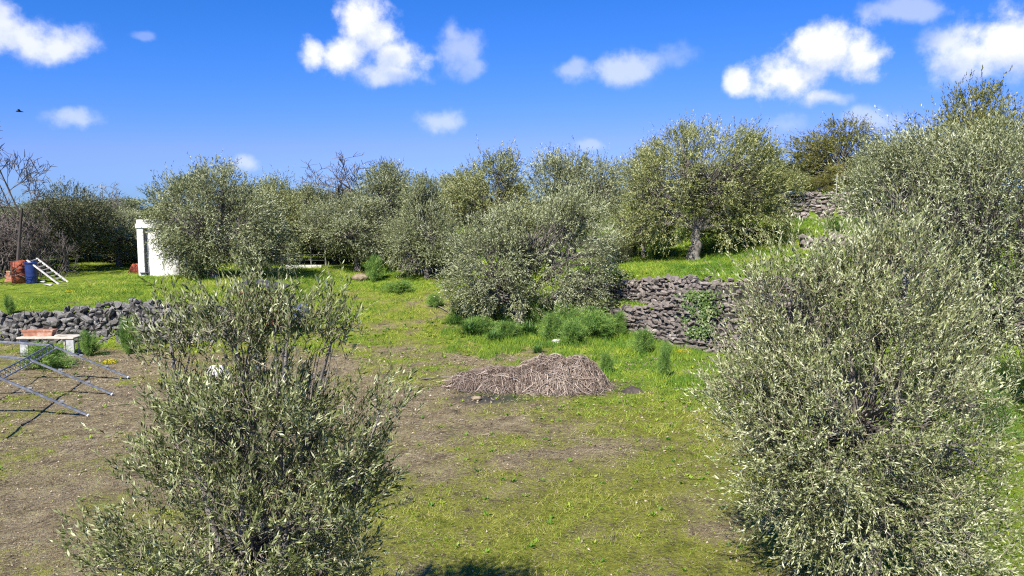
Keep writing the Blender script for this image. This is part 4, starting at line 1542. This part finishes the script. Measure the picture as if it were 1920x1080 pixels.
pd = ground_hit(37, 530)
dr = thing("rusty_drum", "rusty red dented metal drum left of the blue barrel", "drum", pd)
r2, h2 = 14 * mb, 41 * mb
link("drum_body", lathe_mesh("drum_body", [(0, 0), (r2, 0), (r2, h2 * .3), (r2 * 1.05, h2 * .33), (r2, h2 * .36), (r2, h2 * .63), (r2 * 1.05, h2 * .66), (r2, h2 * .69), (r2, h2), (r2 * .93, h2), (r2 * .93, h2 * .4), (0, h2 * .4)], "rust", 26, dent=.22, seed=4), dr)
g = Geo()
uu, vv = np.meshgrid(np.linspace(-1, 1, 10), np.linspace(0, 1, 10))
sx_ = uu * .22 + (fbm(uu * 2 + 3, vv * 2, 1) - .5) * .2
sz_ = vv * .48
sy_ = (fbm(uu * 2.5, vv * 2.5 + 7, 2) - .5) * .35 + vv * .12
ii = np.arange(100).reshape(10, 10)
g.add(np.stack([sx_, sy_, sz_], -1), np.stack([ii[:-1, :-1], ii[:-1, 1:], ii[1:, 1:], ii[1:, :-1]], -1).reshape(-1, 4))
sh = link("rusty_sheet", g.mesh("rusty_sheet", "terracotta", True, tone=False), None, ground_hit(22, 529) + [0, -.1, 0])
mod = sh.modifiers.new("thickness", "SOLIDIFY")
mod.thickness = .02
tag(sh, "crumpled orange rusty sheet leaning against the red drum", "metal sheet")

# ladder
la = ground_hit(128, 530)
La = thing("wooden_ladder", "whitish wooden ladder leaning left into the scrub beside the barrels", "ladder", la)
v_up = at(70, 484, la[1] + .3) - la
v_up = np.array([v_up[0], .25, v_up[2]])
acrs = np.array([-.12, -.48, -.05])
for s in (0, 1):
    bar("rail", acrs * s + [0, 0, .02], v_up + acrs * s, .05, .07, "ladder_wood", La)
nr = 8
for k in range(nr):
    t_ = (k + .6) / nr
    bar("rung", v_up * t_ + [0, 0, .01], v_up * t_ + acrs, .035, .035, "ladder_wood", La)
# low debris by the ladder foot
for k, (px, py, sx, lab) in enumerate([(90, 536, .45, "pale plank scrap on the ground below the ladder"), (80, 530, .3, "dark stone scrap at the foot of the blue barrel")]):
    p = ground_hit(px, py)
    tag(link("plank_scrap", hull_mesh("plank_scrap", 70 + k, "ladder_wood" if k == 0 else "grey_board", 14, (sx, .18, .1)), None, p + [0, 0, .04], (0, 0, .2)), lab, "scrap")

# cistern
pc = ground_hit(290, 518)
mc = pc[1] / FPX
ci = thing("white_cistern", "white round water cistern with square pillar, half behind the lawn olive", "cistern", pc)


def cx(px):
    return at(px, 500, pc[1])[0] - pc[0]


ztop = at(290, 412, pc[1])[2] - pc[2]
zcap = at(290, 428, pc[1])[2] - pc[2]
wp = cx(272.5) - cx(260.5)
link("pillar", box_mesh("pillar", wp, .34, zcap + .1, "white_render", .012), ci, ((cx(260.5) + cx(272.5)) / 2, .1, zcap / 2 - .05))
link("capping", box_mesh("capping", cx(352) - cx(259), .44, (ztop - zcap) * .5, "white_render", .012), ci, ((cx(352) + cx(259)) / 2, .1, zcap + (ztop - zcap) * .27))
link("parapet", box_mesh("parapet", cx(300) - cx(260.5), .36, (ztop - zcap) * .5, "white_render", .012), ci, ((cx(300) + cx(260.5)) / 2, .1, ztop - (ztop - zcap) * .24))
rt = (cx(350) - cx(276)) / 2
link("tank", lathe_mesh("tank", [(0, -.1), (rt, -.1), (rt, .04), (rt * .985, .06), (rt * .985, zcap - .06), (0, zcap - .06)], "white_render", 48), ci, (cx(276) + rt - .38, rt - .05, 0))
g = Geo()
xp = cx(274.6)
tubes(g, np.array([[xp, -.05, zcap * .98], [xp, -.05, .25], [xp, -.05, .12], [xp + .12, -.14, .1]]), np.full(4, .035), 7)
tubes(g, np.array([[xp - .25, -.12, .16], [xp + .2, -.12, .16]]), np.full(2, .03), 6, cap=True)
link("drain_pipe", g.mesh("drain_pipe", "dark_plastic", True, tone=False), ci)
# clay tiles leaning on the pillar
for k in range(6):
    p = ground_hit(240 + k * 3.6, 514)
    g = Geo()
    th = np.linspace(0, math.pi, 7)
    K = 4
    P_ = []
    for z in np.linspace(0, 1, K):
        rr = .075 - .012 * z
        P_.append(np.column_stack([np.cos(th) * rr, -np.sin(th) * rr, np.full(7, z * .5)]))
    P_ = np.array(P_)
    ii = np.arange(K * 7).reshape(K, 7)
    g.add(P_.reshape(-1, 3), np.stack([ii[:-1, :-1], ii[:-1, 1:], ii[1:, 1:], ii[1:, :-1]], -1).reshape(-1, 4))
    o = link("roof_tile", g.mesh("roof_tile", "rust", True, tone=False), None, p + [0, .15, 0], (-.12, .42 - .05 * k, 0))
    m_ = o.modifiers.new("thickness", "SOLIDIFY")
    m_.thickness = .015
    tag(o, "reddish half round clay roof tile leaning by the white cistern pillar", "roof tile", "clay tiles leaning by the cistern")

# ------------------------------------------------------------------ red board hutch and sacks behind the young olive
ph = ground_hit(478, 606)
hu = thing("red_board_hutch", "red board hutch with dark sloping roof seen through the young olive", "hutch", ph)
YH = ph[1]


def hx(px):
    return at(px, 560, YH)[0] - ph[0]


def hz(py):
    return at(480, py, YH)[2] - ph[2]


for k in range(8):
    xa = hx(450 + k * 9)
    link("board", box_mesh("board", .10 * (.9 + .1 * (k % 2)), .03, hz(547) + .1, "red_paint", .005, .004, k), hu, (xa + .07, (k % 3) * .012, (hz(547) + .0) / 2 - .02))
for sx in (446, 524):
    link("post", box_mesh("post", .08, .08, hz(544) + .1, "dark_wood", .006), hu, (hx(sx), .04, hz(544) / 2))
link("back_wall", box_mesh("back_wall", hx(524) - hx(446), .04, hz(550), "dark_wood", .005), hu, ((hx(446) + hx(524)) / 2, .9, hz(550) / 2))
link("side_wall", box_mesh("side_wall", .04, .84, hz(550), "dark_wood", .005), hu, (hx(444), .48, hz(550) / 2))
g = Geo()
rx = np.array([hx(424), hx(444), hx(470), hx(528)])
rz = np.array([hz(556), hz(536), hz(533), hz(545)])
ring = np.array([[(x_, -.12, z_), (x_, 1.05, z_ + .05), (x_, 1.05, z_ + .1), (x_, -.12, z_ + .05)] for x_, z_ in zip(rx, rz)])
ii = np.arange(16).reshape(4, 4)
nx = np.roll(ii, -1, 1)
g.add(ring.reshape(-1, 3), np.stack([ii[:-1], nx[:-1], nx[1:], ii[1:]], -1).reshape(-1, 4))
g.add(ring[0], [[0, 1, 2, 3]])
g.add(ring[-1], [[3, 2, 1, 0]])
link("roof", g.mesh("roof", "dark_roofing", tone=False), hu)


def sack(name, label, px, py, w, h, mat, seed, cat):
    p = ground_hit(px, py)
    bm = bmesh.new()
    bmesh.ops.create_icosphere(bm, subdivisions=4, radius=1)
    s = np.array([w, w * .7, h]) * p[1] / FPX * .5
    for v in bm.verts:
        c = np.array(v.co)
        k = 1 + .28 * (fbm(c[0] * 1.8 + seed, c[1] * 1.8 + c[2] * 1.3 + 4, seed) - .5) * 2 + .10 * (vnoise(c[0] * 6 + 9, c[2] * 6 + c[1] * 5 + 3, seed) - .5)
        c = c * k
        c[2] = max(c[2], -.75)
        v.co = Vector(c * s)
    return tag(link(name, bm_mesh(name, bm, mat, True), None, p + [0, 0, s[2] * .72], (0, 0, seed)), label, cat)


sack("blue_sack", "bright blue plastic sack right of the red hutch", 563, 600, 38, 40, "blue_sack", 3, "sack")
sack("black_sack", "shiny black plastic sack against the right side of the red hutch", 531, 603, 34, 44, "dark_plastic", 5, "sack")
sack("dark_tarpaulin", "dark crumpled tarpaulin lump behind the blue sack", 548, 580, 28, 34, "dark_roofing", 8, "tarpaulin")

# pale slatted pallet leaning on the wall
pp = ground_hit(346, 646)
pl = thing("slatted_pallet", "white slatted pallet leaning on the lava wall behind the young olive", "pallet", pp, .05)
for k in range(4):
    link("slat", box_mesh("slat", .9, .025, .05, "pale_board", .004), pl, (0, .03 * k, .08 + k * .11))
for k in range(7):
    link("upright", box_mesh("upright", .035, .025, .44, "ladder_wood", .004), pl, (-.4 + k * .133, .075, .24), (-.27, 0, 0))


def rock(name, label, px, py, w, h, mat, seed):
    p = ground_hit(px, py)
    k = p[1] / FPX
    bm = bmesh.new()
    bmesh.ops.create_icosphere(bm, subdivisions=3, radius=1)
    s = np.array([w * k * .5, w * k * .35, h * k * .62])
    for v in bm.verts:
        c = np.array(v.co)
        c = c * (1 + .5 * (fbm(c[0] * 1.3 + seed, c[1] * 1.3 + c[2] * 1.1, seed) - .5) + .2 * (vnoise(c[0] * 4 + 7, c[1] * 4 + c[2] * 3 + 2, seed) - .5))
        v.co = Vector(c * s)
    return tag(link(name, bm_mesh(name, bm, mat), None, p + [0, 0, s[2] * .45]), label, "boulder")


rock("pale_boulder", "pale whitish boulder on the bare ground behind the young olive", 406, 706, 46, 24, "pale_rock", 2)
rock("tan_boulder", "tan boulder at the grass edge beside the blue green fennel", 676, 525, 32, 13, "tan_rock", 6)
rock("grey_boulder", "small pale rock in the grass left of the largest fennel bush", 1043, 643, 18, 9, "pale_rock", 9)
rock("flat_stone", "flat yellowish stone lying at the left end of the ash patch", 893, 749, 20, 8, "tan_rock", 12)

# ------------------------------------------------------------------ ivy, hose
rv_ = np.random.default_rng(111)
n = 4200
iv = Geo()
px_ = np.where(rv_.random(n) < .6, rv_.normal(1300, 17, n), rv_.normal(1312, 20, n))
py_ = rv_.uniform(548, 632, n)
okk = (np.abs(px_ - (1306 - (py_ - 590) * .15)) < 38 - np.abs(py_ - 570) * .22 + rv_.normal(0, 11, n)) & (vnoise(px_ * .09, py_ * .09, 3) > .33)
pts = []
lx_arr, ly_arr = np.array(LX), np.array(LY)
for a, b in zip(px_[okk], py_[okk]):
    r0 = ray(a, b)
    # meet the wall face
    ys = np.linspace(22, 31, 400)
    q = np.array([0, 0, CAM_H]) + r0 * (ys / r0[1])[:, None]
    k = np.argmax(ys > np.interp(q[:, 0], LX, LY) - .62)
    pts.append(q[k])
pts = np.array(pts)
io = pts.mean(0)
m = len(pts)
nr_ = unit(np.array([-.45, -.85, .3])[None] + rv_.normal(0, .35, (m, 3)))
dv = unit(np.cross(nr_, rv_.normal(0, 1, (m, 3))))
leaves(iv, pts - io + rv_.normal(0, .05, (m, 3)), dv, np.cross(nr_, dv), rv_.uniform(.06, .10, m), rv_.uniform(.05, .08, m), np.clip(rv_.normal(.58, .22, m), 0, 1))
tag(link("ivy", iv.mesh("ivy", "ivy_leaf"), None, io), "green ivy patch climbing the dry stone retaining wall", "ivy")

g = Geo()
hp = [at(1238, 577, np.interp(5.0, LX, LY) - .15), at(1222, 583, 27.2), at(1205, 598, 27.3), at(1192, 607, 27.2)]
hp = np.array(hp)
tubes(g, hp - hp[0], np.full(4, .035), 7, cap=True)
tag(link("black_hose", g.mesh("black_hose", "dark_plastic", True, tone=False), None, hp[0]), "black pipe hanging over the lower retaining wall", "pipe")

# ------------------------------------------------------------------ fence, posts, kerb, pole, bird
fz = thing("wire_fence", "thin wire fence with posts in the dark gap behind the lawn", "wire fence", at(570, 500, 42.0) * [1, 1, 0] + [0, 0, float(height(at(570, 500, 42.)[0], 42.))])
fp = np.array(fz.location)
xs = [at(p, 480, 42.0)[0] for p in (540, 562, 583, 610)]
for x in xs:
    z0 = float(height(x, 42))
    g = Geo()
    tubes(g, np.array([[x, 42, z0 - .1], [x, 42, z0 + 1.35]]) - fp, np.array([.03, .028]), 7, cap=True)
    link("post", g.mesh("post", "weathered_post", tone=False), fz)
for k in range(4):
    g = Geo()
    tubes(g, np.array([[xs[0], 41.97, fp[2] + .3 + .3 * k], [xs[-1], 41.97, fp[2] + .3 + .3 * k]]) - fp, np.array([.008, .008]), 4)
    link("wire", g.mesh("wire", "galvanised", tone=False), fz)
kx = (at(535, 500, 40.5)[0], at(604, 500, 40.5)[0])
kb = link("concrete_kerb", box_mesh("concrete_kerb", kx[1] - kx[0], .25, .22, "concrete", .02), None, ((kx[0] + kx[1]) / 2, 40.5, float(height(kx[0], 40.5)) + .07))
tag(kb, "low pale concrete kerb along the back of the lawn below the wire fence", "kerb")
for k, (px, lab) in enumerate(((1568, "grey fence post on top of the tall upper wall, right one"), (1499, "thin fence post on the tall upper wall, left one"))):
    p = at(px, 360, np.interp(16, VX, VY) + .15)
    g = Geo()
    tubes(g, np.array([[0, 0, -.25], [0, 0, .55], [.02, 0, 1.0]]), np.array([.035, .033, .03]), 7, cap=True)
    tag(link("fence_post", g.mesh("fence_post", "weathered_post", tone=False), None, (p[0], p[1], 5.25)), lab, "fence post", "posts on the upper wall")
p = at(190, 345, 75)
g = Geo()
z0 = float(height(p[0], 75))
tubes(g, np.array([[0, 0, 0], [0, 0, p[2] - z0]]), np.array([.10, .07]), 7, cap=True)
up_ = thing("utility_pole", "thin distant utility pole on the skyline at left", "utility pole", (p[0], 75, z0))
link("mast", g.mesh("mast", "weathered_post", tone=False), up_)
link("cross_arm", box_mesh("cross_arm", .9, .1, .1, "weathered_post", .01), up_, (0, -.1, p[2] - z0 - .3))

bp = at(36, 209, 30)
g = Geo()
tubes(g, np.array([[-.11, 0, 0], [-.06, 0, .01], [0, 0, .015], [.07, 0, .0], [.14, 0, -.01]]), np.array([.012, .03, .036, .022, .008]), 8)
for s in (-1, 1):
    g.add(np.array([[-.03, 0, .02], [.05, 0, .02], [.02, s * .12, .07], [-.05, s * .12, .08], [.05, s * .26, .04]]), [[0, 1, 2, 3]])
    g.add(np.array([[-.05, s * .12, .08], [.02, s * .12, .07], [.06, s * .27, .03]]), [[0, 1, 2]])
tag(link("bird", g.mesh("bird", "bird_black", tone=False), None, bp, (0, 0, .5)), "tiny dark bird flying in the sky at upper left", "bird")
